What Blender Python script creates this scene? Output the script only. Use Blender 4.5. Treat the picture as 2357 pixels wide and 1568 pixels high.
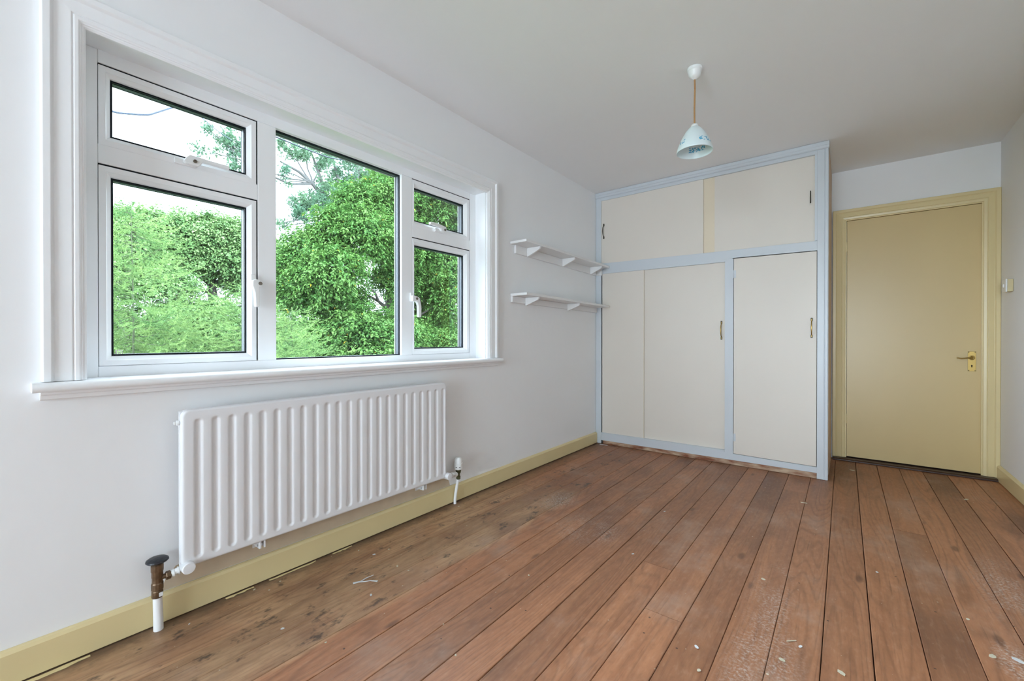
import bpy, bmesh, math, random
import numpy as np
from mathutils import Vector, Matrix

# ------------------------------------------------------------------ scene, camera, light
scene = bpy.context.scene
COL = scene.collection
for o in list(bpy.data.objects):
    bpy.data.objects.remove(o)
R = random.Random(7)
NR = np.random.default_rng(11)

cam_d = bpy.data.cameras.new('camera')
cam_d.sensor_fit = 'HORIZONTAL'
cam_d.sensor_width = 36.0
cam_d.lens = 36.0 * 983.4 / 2357.0
cam_d.clip_start = 0.02
cam_d.clip_end = 300
cam = bpy.data.objects.new('camera', cam_d)
cam.location = (1.9369, 0.0, 1.0161)
cam.rotation_euler = (math.pi / 2 - 0.0038, 0.0, 0.6652)
COL.objects.link(cam)
scene.camera = cam

world = bpy.data.worlds.new('overcast_sky')
scene.world = world
world.use_nodes = True
bg = world.node_tree.nodes['Background']
bg.inputs['Color'].default_value = (0.785, 0.878, 1.0, 1)
bg.inputs['Strength'].default_value = 21.0

def area_light(name, loc, rot, sx, sy, power, color=(1, 1, 1), portal=False):
    d = bpy.data.lights.new(name, 'AREA')
    d.shape = 'RECTANGLE'
    d.size = sx
    d.size_y = sy
    d.energy = power
    d.color = color
    if portal:
        d.cycles.is_portal = True
    o = bpy.data.objects.new(name, d)
    o.location = loc
    o.rotation_euler = rot
    COL.objects.link(o)
    return o

# portals: guide the sky light through the visible window and the added, unseen one in the rear wall
area_light('sky_portal', (-0.30, 1.205, 1.45), (0, -math.pi / 2, 0), 1.15, 1.96, 1, portal=True)
area_light('sky_portal', (1.6, -4.46, 1.11), (math.pi / 2, 0, 0), 1.82, 2.06, 1, portal=True)

vs = scene.view_settings
vs.view_transform = 'Standard'
vs.look = 'None'
vs.gamma = 1.0
vs.exposure = 0.14
vs.use_curve_mapping = False
cy = scene.cycles
cy.use_denoising = True
cy.max_bounces = 6
cy.diffuse_bounces = 5
cy.glossy_bounces = 2
cy.transparent_max_bounces = 24
cy.transmission_bounces = 2
cy.caustics_reflective = False
cy.caustics_refractive = False
cy.sample_clamp_indirect = 6.0
cy.sample_clamp_direct = 3.0
cy.use_adaptive_sampling = True
cy.adaptive_threshold = 0.12
cy.adaptive_min_samples = 16

# ------------------------------------------------------------------ measures (metres)
H = 2.4306            # ceiling
XR = 2.801            # right wall
YD = 4.572            # door wall
YB = -4.2             # rear wall
YW = 3.797            # wardrobe front
XW = 1.831            # wardrobe side
WY0, WY1, WZ0, WZ1 = 0.235, 2.175, 0.887, 2.012   # window opening
XF = -0.09            # face of the window frame

# ------------------------------------------------------------------ helpers
class MB:
    def __init__(self):
        self.v = []
        self.f = []
        self.smooth = False
    def add(self, verts, faces):
        n = len(self.v)
        self.v += [tuple(p) for p in verts]
        self.f += [tuple(i + n for i in f) for f in faces]
        return self
    def box(self, x0, x1, y0, y1, z0, z1):
        v = [(x, y, z) for z in (z0, z1) for y in (y0, y1) for x in (x0, x1)]
        return self.add(v, [(0, 2, 3, 1), (4, 5, 7, 6), (0, 1, 5, 4), (2, 6, 7, 3), (0, 4, 6, 2), (1, 3, 7, 5)])
    def prism(self, poly, axis, a, b):
        """polygon in the two other axes (cyclic order), extruded along axis from a to b"""
        n = len(poly)
        def P(p, t):
            if axis == 0: return (t, p[0], p[1])
            if axis == 1: return (p[0], t, p[1])
            return (p[0], p[1], t)
        v = [P(p, a) for p in poly] + [P(p, b) for p in poly]
        f = [tuple(range(n - 1, -1, -1)), tuple(range(n, 2 * n))]
        f += [(i, (i + 1) % n, n + (i + 1) % n, n + i) for i in range(n)]
        return self.add(v, f)
    def tube(self, pts, rad, seg=12, cap=True):
        pts = [Vector(p) for p in pts]
        if not hasattr(rad, '__len__'): rad = [rad] * len(pts)
        rings = []
        up = Vector((0, 0, 1))
        prev = None
        for i, p in enumerate(pts):
            t = (pts[min(i + 1, len(pts) - 1)] - pts[max(i - 1, 0)]).normalized()
            if prev is None:
                a = up.cross(t)
                if a.length < 1e-3: a = Vector((1, 0, 0)).cross(t)
            else:
                a = prev - t * prev.dot(t)
            a.normalize(); prev = a
            b = t.cross(a)
            rings.append([p + (a * math.cos(k * 2 * math.pi / seg) + b * math.sin(k * 2 * math.pi / seg)) * rad[i] for k in range(seg)])
        v = [q for r in rings for q in r]
        f = []
        for i in range(len(pts) - 1):
            for k in range(seg):
                k2 = (k + 1) % seg
                f.append((i * seg + k, i * seg + k2, (i + 1) * seg + k2, (i + 1) * seg + k))
        if cap:
            f.append(tuple(range(seg - 1, -1, -1)))
            f.append(tuple(range((len(pts) - 1) * seg, len(pts) * seg)))
        self.smooth = True
        return self.add(v, f)
    def lathe(self, prof, origin=(0, 0, 0), axis='Z', seg=32, close=False):
        """prof: list of (radius, height along axis)"""
        ox, oy, oz = origin
        def P(r, h, a):
            c, s = r * math.cos(a), r * math.sin(a)
            if axis == 'Z': return (ox + c, oy + s, oz + h)
            if axis == 'X': return (ox + h, oy + c, oz + s)
            return (ox + c, oy + h, oz + s)
        v = [P(r, h, k * 2 * math.pi / seg) for r, h in prof for k in range(seg)]
        f = []
        n = len(prof)
        for i in range(n if close else n - 1):
            j = (i + 1) % n
            for k in range(seg):
                k2 = (k + 1) % seg
                f.append((i * seg + k, i * seg + k2, j * seg + k2, j * seg + k))
        if not close:
            if prof[0][0] > 1e-5: f.append(tuple(range(seg - 1, -1, -1)))
            if prof[-1][0] > 1e-5: f.append(tuple(range((n - 1) * seg, n * seg)))
        self.smooth = True
        return self.add(v, f)
    def sweep_rect(self, prof, a0, a1, b0, b1, mapf, closed=True):
        """closed profile of (inward offset, depth) swept round a rectangle; open: left, top, right only"""
        if closed:
            cor = [(a0, b0, 1, 1), (a0, b1, 1, -1), (a1, b1, -1, -1), (a1, b0, -1, 1)]
        else:
            cor = [(a0, b0, 1, 0), (a0, b1, 1, -1), (a1, b1, -1, -1), (a1, b0, -1, 0)]
        n = len(prof)
        v = [mapf(a + sa * o, b + sb * o, d) for a, b, sa, sb in cor for o, d in prof]
        f = []
        for c in range(4 if closed else 3):
            c2 = (c + 1) % 4
            for i in range(n):
                j = (i + 1) % n
                f.append((c * n + i, c * n + j, c2 * n + j, c2 * n + i))
        if not closed:
            f.append(tuple(range(n)))
            f.append(tuple(range(4 * n - 1, 3 * n - 1, -1)))
        return self.add(v, f)
    def build(self, name, mat, parent=None, bevel=0.0, smooth=None, angle=35, bseg=2):
        me = bpy.data.meshes.new(name)
        me.from_pydata([tuple(p) for p in self.v], [], self.f)
        bm = bmesh.new(); bm.from_mesh(me)
        bmesh.ops.recalc_face_normals(bm, faces=bm.faces)
        bm.to_mesh(me); bm.free()
        o = bpy.data.objects.new(name, me)
        COL.objects.link(o)
        if mat is not None: me.materials.append(mat)
        if parent is not None: o.parent = parent
        if bevel > 0:
            m = o.modifiers.new('bevel', 'BEVEL'); m.width = bevel; m.segments = bseg
            m.limit_method = 'ANGLE'; m.angle_limit = math.radians(40)
        if self.smooth if smooth is None else smooth:
            me.polygons.foreach_set('use_smooth', [True] * len(me.polygons))
            me.set_sharp_from_angle(angle=math.radians(angle))
        return o

def tag(o, label=None, cat=None, group=None, kind=None):
    if label: o['label'] = label
    if cat: o['category'] = cat
    if group: o['group'] = group
    if kind: o['kind'] = kind
    return o

def empty(name, loc=(0, 0, 0)):
    o = bpy.data.objects.new(name, None)
    o.empty_display_size = 0.05
    o.location = (0, 0, 0)
    COL.objects.link(o)
    return o

# ------------------------------------------------------------------ materials
def new_mat(name):
    m = bpy.data.materials.new(name)
    m.use_nodes = True
    nt = m.node_tree
    return m, nt, nt.nodes['Principled BSDF']

def N(nt, typ, **kw):
    n = nt.nodes.new(typ)
    for k, v in kw.items():
        if k == 'inp':
            for kk, vv in v.items():
                n.inputs[kk].default_value = vv
        else:
            setattr(n, k, v)
    return n

def math_n(nt, op, a, b=None, c=None, clamp=False):
    n = nt.nodes.new('ShaderNodeMath'); n.operation = op; n.use_clamp = clamp
    for i, x in enumerate((a, b, c)):
        if x is None: continue
        if isinstance(x, (int, float)): n.inputs[i].default_value = x
        else: nt.links.new(x, n.inputs[i])
    return n.outputs[0]

def mixc(nt, fac, a, b, blend='MIX'):
    n = nt.nodes.new('ShaderNodeMix'); n.data_type = 'RGBA'; n.blend_type = blend
    for sock, x in ((n.inputs['Factor'], fac), (n.inputs['A'], a), (n.inputs['B'], b)):
        if isinstance(x, (int, float)): sock.default_value = x
        elif isinstance(x, tuple): sock.default_value = (*x, 1) if len(x) == 3 else x
        else: nt.links.new(x, sock)
    return n.outputs['Result']

def smooth(nt, x, lo, hi):
    n = nt.nodes.new('ShaderNodeMapRange'); n.interpolation_type = 'SMOOTHSTEP'
    nt.links.new(x, n.inputs['Value'])
    n.inputs['From Min'].default_value = lo; n.inputs['From Max'].default_value = hi
    return n.outputs['Result']

def paint(name, col, rough=0.5, var=0.03, vscale=3.0, bump=0.0, bscale=60.0, spec=0.5, metallic=0.0):
    m, nt, b = new_mat(name)
    b.inputs['Roughness'].default_value = rough
    b.inputs['Specular IOR Level'].default_value = spec
    b.inputs['Metallic'].default_value = metallic
    geo = N(nt, 'ShaderNodeNewGeometry')
    nz = N(nt, 'ShaderNodeTexNoise', inp={'Scale': vscale, 'Detail': 1.0})
    nt.links.new(geo.outputs['Position'], nz.inputs['Vector'])
    c1 = tuple(max(0, x * (1 - var)) for x in col); c2 = tuple(min(1, x * (1 + var)) for x in col)
    nt.links.new(mixc(nt, nz.outputs['Fac'], c1, c2), b.inputs['Base Color'])
    if bump > 0:
        nb = N(nt, 'ShaderNodeTexNoise', inp={'Scale': bscale, 'Detail': 1.0})
        nt.links.new(geo.outputs['Position'], nb.inputs['Vector'])
        bp = N(nt, 'ShaderNodeBump', inp={'Strength': bump, 'Distance': 0.004})
        nt.links.new(nb.outputs['Fac'], bp.inputs['Height'])
        nt.links.new(bp.outputs['Normal'], b.inputs['Normal'])
    return m

M = {}
M['wall'] = paint('wall_paint', (0.87, 0.87, 0.88), 0.75, 0.02, 2.0, 0.25, 18, 0.3)
M['ceiling'] = paint('ceiling_paint', (0.88, 0.88, 0.885), 0.8, 0.015, 1.5, 0.0, 14, 0.25)
M['gloss'] = paint('white_gloss_paint', (0.90, 0.91, 0.93), 0.28, 0.015, 4, 0.12, 30)
M['upvc'] = paint('white_window_plastic', (0.93, 0.945, 0.965), 0.22, 0.005, 4)
M['rad'] = paint('radiator_enamel', (0.83, 0.835, 0.865), 0.3, 0.01, 4)
M['shelf'] = paint('shelf_paint', (0.82, 0.815, 0.815), 0.45, 0.02, 6)
M['pale'] = paint('wardrobe_frame_paint', (0.60, 0.635, 0.675), 0.35, 0.02, 5, 0.1, 40)
M['ivory'] = paint('wardrobe_door_paint', (0.735, 0.675, 0.605), 0.45, 0.02, 3)
M['ivory_old'] = paint('old_cream_paint', (0.76, 0.655, 0.50), 0.5, 0.02, 3)
M['cream'] = paint('cream_gloss_paint', (0.755, 0.625, 0.345), 0.3, 0.04, 5, 0.1, 30)
M['door'] = paint('door_paint', (0.665, 0.505, 0.245), 0.32, 0.04, 2.0, 0.06, 20)
M['tan'] = paint('bare_tan_board', (0.56, 0.40, 0.27), 0.6, 0.08, 6)
M['plug'] = paint('white_plastic', (0.84, 0.85, 0.85), 0.3, 0.01, 5)
M['black'] = paint('black_rubber_gap_shade', (0.006, 0.009, 0.014), 0.7, 0.1, 5, spec=0.2)
M['spacer'] = paint('glazing_spacer', (0.012, 0.02, 0.035), 0.6, 0.1, 5)
M['brass'] = paint('brass', (0.42, 0.29, 0.10), 0.36, 0.08, 20, metallic=1.0)
M['dark_brass'] = paint('tarnished_brass', (0.06, 0.05, 0.035), 0.4, 0.2, 20, metallic=0.6)
M['steel'] = paint('screw_steel', (0.25, 0.22, 0.19), 0.3, 0.1, 40, metallic=0.9)
M['dark'] = paint('dark_void', (0.02, 0.015, 0.012), 0.9, 0.1)
M['threshold'] = paint('dark_stained_wood', (0.045, 0.018, 0.012), 0.35, 0.3, 14)
M['cord'] = paint('brown_flex', (0.42, 0.22, 0.09), 0.55, 0.1, 60)
M['bark'] = paint('bark', (0.035, 0.03, 0.024), 0.9, 0.4, 18, 0.6, 40)
M['larch_bark'] = paint('larch_bark', (0.030, 0.042, 0.016), 0.9, 0.3, 30)
M['cable'] = paint('cable_sheath', (0.02, 0.03, 0.05), 0.6, 0.1)
M['lawn'] = paint('lawn', (0.04, 0.075, 0.02), 0.9, 0.4, 1.2)
M['render'] = paint('pebbledash', (0.13, 0.133, 0.14), 0.9, 0.35, 90, 0.8, 120)
M['cream_plastic'] = paint('aged_cream_plastic', (0.62, 0.52, 0.30), 0.4, 0.03)
M['oldwall'] = paint('old_buff_wall_paint', (0.60, 0.49, 0.36), 0.7, 0.15, 14)
M['subfloor'] = paint('subfloor_dirt', (0.07, 0.03, 0.018), 0.9, 0.3, 30)

def glass_mat():
    m = bpy.data.materials.new('window_glass'); m.use_nodes = True
    nt = m.node_tree; nt.nodes.clear()
    out = N(nt, 'ShaderNodeOutputMaterial')
    tr = N(nt, 'ShaderNodeBsdfTransparent', inp={'Color': (0.95, 0.985, 0.975, 1)})
    gl = N(nt, 'ShaderNodeBsdfGlossy', inp={'Color': (1, 1, 1, 1), 'Roughness': 0.0})
    fr = N(nt, 'ShaderNodeFresnel', inp={'IOR': 1.35})
    mx = N(nt, 'ShaderNodeMixShader')
    nt.links.new(math_n(nt, 'MULTIPLY', fr.outputs[0], 0.6), mx.inputs[0])
    nt.links.new(tr.outputs[0], mx.inputs[1]); nt.links.new(gl.outputs[0], mx.inputs[2])
    nt.links.new(mx.outputs[0], out.inputs['Surface'])
    return m
M['glass'] = glass_mat()

def wood_floor():
    m, nt, b = new_mat('old_pine_boards')
    geo = N(nt, 'ShaderNodeNewGeometry'); oi = N(nt, 'ShaderNodeObjectInfo')
    sep = N(nt, 'ShaderNodeSeparateXYZ'); nt.links.new(geo.outputs['Position'], sep.inputs[0])
    X, Y = sep.outputs[0], sep.outputs[1]
    rnd = oi.outputs['Random']
    off = math_n(nt, 'MULTIPLY', rnd, 53.0)
    def coords(sx, sy, o=1.0):
        c = N(nt, 'ShaderNodeCombineXYZ')
        nt.links.new(math_n(nt, 'MULTIPLY', X, sx), c.inputs[0])
        nt.links.new(math_n(nt, 'MULTIPLY', Y, sy), c.inputs[1])
        if o: nt.links.new(math_n(nt, 'MULTIPLY', off, o), c.inputs[2])
        return c.outputs[0]
    def noise(vec, scale, detail=3.0, rough=0.5, dist=0.0):
        n = N(nt, 'ShaderNodeTexNoise', inp={'Scale': scale, 'Detail': detail, 'Roughness': rough, 'Distortion': dist})
        nt.links.new(vec, n.inputs['Vector']); return n.outputs['Fac']
    # growth rings: contour lines of a stretched noise
    ring = noise(coords(5.5, 0.55), 1.0, 1.5, 0.45)
    rings = math_n(nt, 'SINE', math_n(nt, 'MULTIPLY', ring, 150.0))
    rings = math_n(nt, 'MULTIPLY_ADD', rings, 0.5, 0.5)
    fine = noise(coords(150, 4.0), 1.0, 2.0, 0.6)
    streak = noise(coords(26, 0.7), 1.0, 3.0, 0.6)
    blot = noise(coords(2.2, 1.3, 0.02), 1.0, 3.0, 0.62)
    mott = noise(coords(70, 22, 0), 1.0, 2.0, 0.6)
    blot2 = noise(coords(5.0, 3.2, 0.0), 1.0, 4.0, 0.65)
    # the old border beside the window wall was never stained
    edge = math_n(nt, 'ADD', X, math_n(nt, 'MULTIPLY', math_n(nt, 'SUBTRACT', noise(coords(9, 2.0, 0), 1.0, 4.0), 0.5), 0.14))
    m1 = math_n(nt, 'SUBTRACT', 1.0, smooth(nt, edge, 0.535, 0.575))
    yy = math_n(nt, 'ADD', Y, math_n(nt, 'MULTIPLY', math_n(nt, 'SUBTRACT', noise(coords(3, 2.0, 0), 1.0, 4.0), 0.5), 1.1))
    m2 = math_n(nt, 'SUBTRACT', 1.0, smooth(nt, yy, 1.95, 2.75))
    bare = math_n(nt, 'MULTIPLY', m1, m2)
    bare = math_n(nt, 'MULTIPLY', bare, math_n(nt, 'MULTIPLY_ADD', smooth(nt, blot2, 0.3, 0.62), 0.55, 0.45))
    c_red = mixc(nt, streak, (0.235, 0.090, 0.043), (0.50, 0.232, 0.115))
    c_bare = mixc(nt, streak, (0.30, 0.165, 0.085), (0.74, 0.47, 0.265))
    col = mixc(nt, bare, c_red, c_bare)
    # board to board tone
    tone = math_n(nt, 'MULTIPLY_ADD', rnd, 0.34, 0.84)
    hsv = N(nt, 'ShaderNodeHueSaturation', inp={'Saturation': 1.0, 'Hue': 0.5})
    nt.links.new(tone, hsv.inputs['Value']); nt.links.new(col, hsv.inputs['Color'])
    col = hsv.outputs['Color']
    col = mixc(nt, math_n(nt, 'MULTIPLY', math_n(nt, 'POWER', rings, 4.0), math_n(nt, 'MULTIPLY_ADD', math_n(nt, 'FRACT', math_n(nt, 'MULTIPLY', rnd, 7.3)), 0.34, 0.06)), col, (0.15, 0.065, 0.033))
    col = mixc(nt, math_n(nt, 'MULTIPLY', smooth(nt, fine, 0.55, 0.8), 0.4), col, (0.07, 0.032, 0.018))
    # dark water and varnish blotches
    col = mixc(nt, math_n(nt, 'MULTIPLY', smooth(nt, blot, 0.46, 0.72), 0.62), col, (0.13, 0.06, 0.036))
    col = mixc(nt, math_n(nt, 'MULTIPLY', smooth(nt, mott, 0.48, 0.78), 0.26), col, (0.13, 0.06, 0.035))
    col = mixc(nt, math_n(nt, 'MULTIPLY', math_n(nt, 'SUBTRACT', 1.0, smooth(nt, mott, 0.22, 0.5)), 0.16), col, (0.62, 0.40, 0.27))
    # grey scuffed bloom
    scuff = noise(coords(1.5, 1.15, 0), 1.7, 5.0, 0.68)
    col = mixc(nt, math_n(nt, 'MULTIPLY', smooth(nt, scuff, 0.50, 0.72), 0.34), col, (0.46, 0.34, 0.27))
    # knots
    vor = N(nt, 'ShaderNodeTexVoronoi', inp={'Scale': 1.0, 'Randomness': 1.0}); nt.links.new(coords(7.0, 2.6), vor.inputs['Vector'])
    sc = N(nt, 'ShaderNodeSeparateColor'); nt.links.new(vor.outputs['Color'], sc.inputs[0])
    kn = math_n(nt, 'MULTIPLY', math_n(nt, 'SUBTRACT', 1.0, smooth(nt, vor.outputs['Distance'], 0.05, 0.13)), math_n(nt, 'GREATER_THAN', sc.outputs[0], 0.3))
    col = mixc(nt, math_n(nt, 'MULTIPLY', kn, 0.55), col, (0.05, 0.022, 0.015))
    # black mould blotches in the bare border
    bl = noise(coords(11, 7, 0), 1.0, 4.0, 0.75)
    col = mixc(nt, math_n(nt, 'MULTIPLY', math_n(nt, 'MULTIPLY', smooth(nt, bl, 0.55, 0.68), m1), 0.8), col, (0.05, 0.035, 0.028))
    # grime packed along the foot of the window wall
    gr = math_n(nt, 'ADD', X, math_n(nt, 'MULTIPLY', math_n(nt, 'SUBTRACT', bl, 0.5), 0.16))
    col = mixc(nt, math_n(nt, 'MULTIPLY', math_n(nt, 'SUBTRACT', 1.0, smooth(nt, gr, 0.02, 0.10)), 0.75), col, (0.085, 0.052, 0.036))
    # nail holes
    v3 = N(nt, 'ShaderNodeTexVoronoi', inp={'Scale': 13.0}); nt.links.new(coords(1, 1, 0), v3.inputs['Vector'])
    s3 = N(nt, 'ShaderNodeSeparateColor'); nt.links.new(v3.outputs['Color'], s3.inputs[0])
    nh = math_n(nt, 'MULTIPLY', math_n(nt, 'LESS_THAN', v3.outputs['Distance'], 0.05), math_n(nt, 'GREATER_THAN', s3.outputs[1], 0.62))
    col = mixc(nt, math_n(nt, 'MULTIPLY', nh, 0.8), col, (0.03, 0.018, 0.014))
    # specks of dried paint
    for sca, thr, rad, amt in ((42.0, 0.80, 0.11, 0.55), (16.0, 0.86, 0.075, 0.8)):
        v2 = N(nt, 'ShaderNodeTexVoronoi', inp={'Scale': sca}); nt.links.new(coords(1, 1, 0), v2.inputs['Vector'])
        s2 = N(nt, 'ShaderNodeSeparateColor'); nt.links.new(v2.outputs['Color'], s2.inputs[0])
        sp = math_n(nt, 'MULTIPLY', math_n(nt, 'LESS_THAN', v2.outputs['Distance'], math_n(nt, 'MULTIPLY', s2.outputs[1], rad)), math_n(nt, 'GREATER_THAN', s2.outputs[0], thr))
        col = mixc(nt, math_n(nt, 'MULTIPLY', sp, amt), col, (0.66, 0.60, 0.47))
    # plaster dust spilt in streaks (world positions of the spills)
    dust = None
    for (cx, cyy, rx, ry) in ((1.70, 1.95, 0.10, 0.42), (1.73, 1.50, 0.14, 0.35), (2.47, 2.55, 0.16, 0.5), (2.36, 2.02, 0.07, 0.16), (0.86, 2.05, 0.22, 0.24), (0.50, 2.30, 0.16, 0.22)):
        dx = math_n(nt, 'DIVIDE', math_n(nt, 'SUBTRACT', X, cx), rx); dy = math_n(nt, 'DIVIDE', math_n(nt, 'SUBTRACT', Y, cyy), ry)
        d = math_n(nt, 'SQRT', math_n(nt, 'ADD', math_n(nt, 'MULTIPLY', dx, dx), math_n(nt, 'MULTIPLY', dy, dy)))
        s = math_n(nt, 'SUBTRACT', 1.0, smooth(nt, d, 0.25, 1.0))
        dust = s if dust is None else math_n(nt, 'MAXIMUM', dust, s)
    grit = noise(coords(1, 1, 0), 95.0, 3.0, 0.7)
    dust = math_n(nt, 'MULTIPLY', dust, smooth(nt, grit, 0.42, 0.72))
    dust = math_n(nt, 'MULTIPLY', dust, smooth(nt, blot2, 0.30, 0.62))
    col = mixc(nt, math_n(nt, 'MULTIPLY', dust, 0.75), col, (0.62, 0.57, 0.52))
    nt.links.new(col, b.inputs['Base Color'])
    rg = math_n(nt, 'MULTIPLY_ADD', streak, 0.25, 0.34)
    nt.links.new(rg, b.inputs['Roughness'])
    b.inputs['Specular IOR Level'].default_value = 0.42
    bp = N(nt, 'ShaderNodeBump', inp={'Strength': 0.35, 'Distance': 0.002})
    hgt = math_n(nt, 'MULTIPLY_ADD', rings, -0.4, math_n(nt, 'MULTIPLY', fine, -1.0))
    nt.links.new(hgt, bp.inputs['Height']); nt.links.new(bp.outputs['Normal'], b.inputs['Normal'])
    return m
M['floor'] = wood_floor()

def raw_wood():
    m, nt, b = new_mat('raw_red_wood')
    geo = N(nt, 'ShaderNodeNewGeometry')
    mp = N(nt, 'ShaderNodeMapping'); mp.inputs['Scale'].default_value = (9, 9, 30)
    nt.links.new(geo.outputs['Position'], mp.inputs['Vector'])
    nz = N(nt, 'ShaderNodeTexNoise', inp={'Scale': 1.0, 'Detail': 5.0}); nt.links.new(mp.outputs[0], nz.inputs['Vector'])
    cr = N(nt, 'ShaderNodeValToRGB'); nt.links.new(nz.outputs['Fac'], cr.inputs[0])
    cr.color_ramp.elements[0].position = 0.35; cr.color_ramp.elements[0].color = (0.22, 0.07, 0.03, 1)
    cr.color_ramp.elements[1].position = 0.65; cr.color_ramp.elements[1].color = (0.55, 0.40, 0.28, 1)
    nt.links.new(cr.outputs[0], b.inputs['Base Color']); b.inputs['Roughness'].default_value = 0.7
    return m
M['raw'] = raw_wood()

def valve_bronze():
    m = paint('old_valve_bronze', (0.17, 0.105, 0.06), 0.4, 0.5, 60, 0.3, 120, metallic=0.55)
    return m
M['bronze'] = valve_bronze()
M['verdigris'] = paint('verdigris_brass', (0.10, 0.10, 0.045), 0.5, 0.55, 70, 0.3, 120, metallic=0.4)
M['blackwheel'] = paint('chipped_black_enamel', (0.018, 0.02, 0.026), 0.35, 0.4, 40, 0.4, 90)

def shade_mat():
    m, nt, b = new_mat('opal_glass_blue_flowers')
    tc = N(nt, 'ShaderNodeTexCoord')
    sep = N(nt, 'ShaderNodeSeparateXYZ'); nt.links.new(tc.outputs['Object'], sep.inputs[0])
    x, y, z = sep.outputs
    ang = math_n(nt, 'ARCTAN2', y, x)
    grp = math_n(nt, 'GREATER_THAN', math_n(nt, 'SINE', math_n(nt, 'MULTIPLY_ADD', ang, 3.0, 2.88)), -0.2)
    band = math_n(nt, 'MULTIPLY', smooth(nt, z, 0.026, 0.031), math_n(nt, 'SUBTRACT', 1.0, smooth(nt, z, 0.049, 0.055)))
    v = N(nt, 'ShaderNodeTexVoronoi', inp={'Scale': 105.0}); nt.links.new(tc.outputs['Object'], v.inputs['Vector'])
    dots = math_n(nt, 'SUBTRACT', 1.0, smooth(nt, v.outputs['Distance'], 0.40, 0.62))
    nz = N(nt, 'ShaderNodeTexNoise', inp={'Scale': 60.0, 'Detail': 2.0}); nt.links.new(tc.outputs['Object'], nz.inputs['Vector'])
    mask = math_n(nt, 'MULTIPLY', math_n(nt, 'MULTIPLY', grp, band), math_n(nt, 'MULTIPLY', dots, smooth(nt, nz.outputs['Fac'], 0.33, 0.45)))
    nt.links.new(mixc(nt, mask, (0.74, 0.84, 0.87), (0.05, 0.36, 0.58)), b.inputs['Base Color'])
    b.inputs['Roughness'].default_value = 0.3
    b.inputs['Subsurface Weight'].default_value = 0.0
    return m
M['shade'] = shade_mat()

def leaf_mat(name, c1, c2, c3=None, trans=0.22):
    m = bpy.data.materials.new(name); m.use_nodes = True
    nt = m.node_tree; nt.nodes.clear()
    out = N(nt, 'ShaderNodeOutputMaterial')
    at = N(nt, 'ShaderNodeAttribute', attribute_name='tint')
    cr = N(nt, 'ShaderNodeValToRGB'); nt.links.new(at.outputs['Fac'], cr.inputs[0])
    cr.color_ramp.elements[0].position = 0.0; cr.color_ramp.elements[0].color = (*c1, 1)
    cr.color_ramp.elements[1].position = 0.94; cr.color_ramp.elements[1].color = (*c2, 1)
    if c3:
        e = cr.color_ramp.elements.new(0.985); e.color = (*c3, 1)
    df = N(nt, 'ShaderNodeBsdfDiffuse'); tl = N(nt, 'ShaderNodeBsdfTranslucent')
    gl = N(nt, 'ShaderNodeBsdfGlossy', inp={'Roughness': 0.35, 'Color': (1, 1, 1, 1)})
    nt.links.new(cr.outputs[0], df.inputs[0]); nt.links.new(cr.outputs[0], tl.inputs[0])
    mx = N(nt, 'ShaderNodeMixShader', inp={0: trans}); nt.links.new(df.outputs[0], mx.inputs[1]); nt.links.new(tl.outputs[0], mx.inputs[2])
    m2 = N(nt, 'ShaderNodeMixShader', inp={0: 0.008}); nt.links.new(mx.outputs[0], m2.inputs[1]); nt.links.new(gl.outputs[0], m2.inputs[2])
    nt.links.new(m2.outputs[0], out.inputs['Surface'])
    return m
M['leafA'] = leaf_mat('glossy_green_leaves', (0.032, 0.090, 0.020), (0.074, 0.144, 0.035), (0.319, 0.258, 0.030))
M['leafB'] = leaf_mat('mid_green_leaves', (0.060, 0.128, 0.044), (0.136, 0.212, 0.080))
M['larch'] = leaf_mat('larch_needles', (0.044, 0.104, 0.034), (0.130, 0.204, 0.065))
M['pine'] = leaf_mat('pine_needles', (0.041, 0.092, 0.061), (0.071, 0.128, 0.071))

# ------------------------------------------------------------------ the room shell
def map_yz(x_sign=1):
    return lambda a, b, d: (d, a, b)
def map_xz(a, b, d):
    return (a, d, b)

mb = MB()
T = 0.25                                              # wall thickness
mb.box(-T, 0, YB - T, WY0 - 0.0205, -0.3, H + 0.3)
mb.box(-T, 0, WY1 + 0.0205, YD + T, -0.3, H + 0.3)
mb.box(-T, 0, WY0 - 0.0205, WY1 + 0.0205, -0.3, WZ0 - 0.035)
mb.box(-T, 0, WY0 - 0.0205, WY1 + 0.0205, WZ1 + 0.0205, H + 0.3)
wl = mb.build('wall_left', M['wall'])
wl.data.materials.append(M['render'])
for p in wl.data.polygons:                            # outer face and outer reveals are pebbledash
    if p.normal.x < -0.9: p.material_index = 1
tag(wl, 'white plaster wall holding the wide window', kind='structure')
mb = MB()                                             # rendered outer reveal beyond the window frame
mb.box(-0.262, -0.165, WY1 - 0.004, WY1 + 0.02, WZ0 - 0.05, WZ1 + 0.02)
mb.box(-0.262, -0.165, WY0 - 0.02, WY0 + 0.004, WZ0 - 0.05, WZ1 + 0.02)
mb.box(-0.262, -0.165, WY0 - 0.02, WY1 + 0.02, WZ1 - 0.004, WZ1 + 0.02)
mb.build('outer_reveal', M['render'], wl)
mb = MB(); mb.box(-0.31, -0.165, WY0 - 0.03, WY1 + 0.03, WZ0 - 0.07, WZ0 - 0.012)
mb.build('outer_sill', M['render'], wl)
MB().prism([(0.425, 0.108), (1.845, 0.108), (1.83, 0.150), (1.70, 0.185), (1.2, 0.20), (0.8, 0.19), (0.47, 0.185), (0.44, 0.150)], 0, 0.0001, 0.0009).build('old_paint_patch', M['oldwall'], wl)

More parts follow.
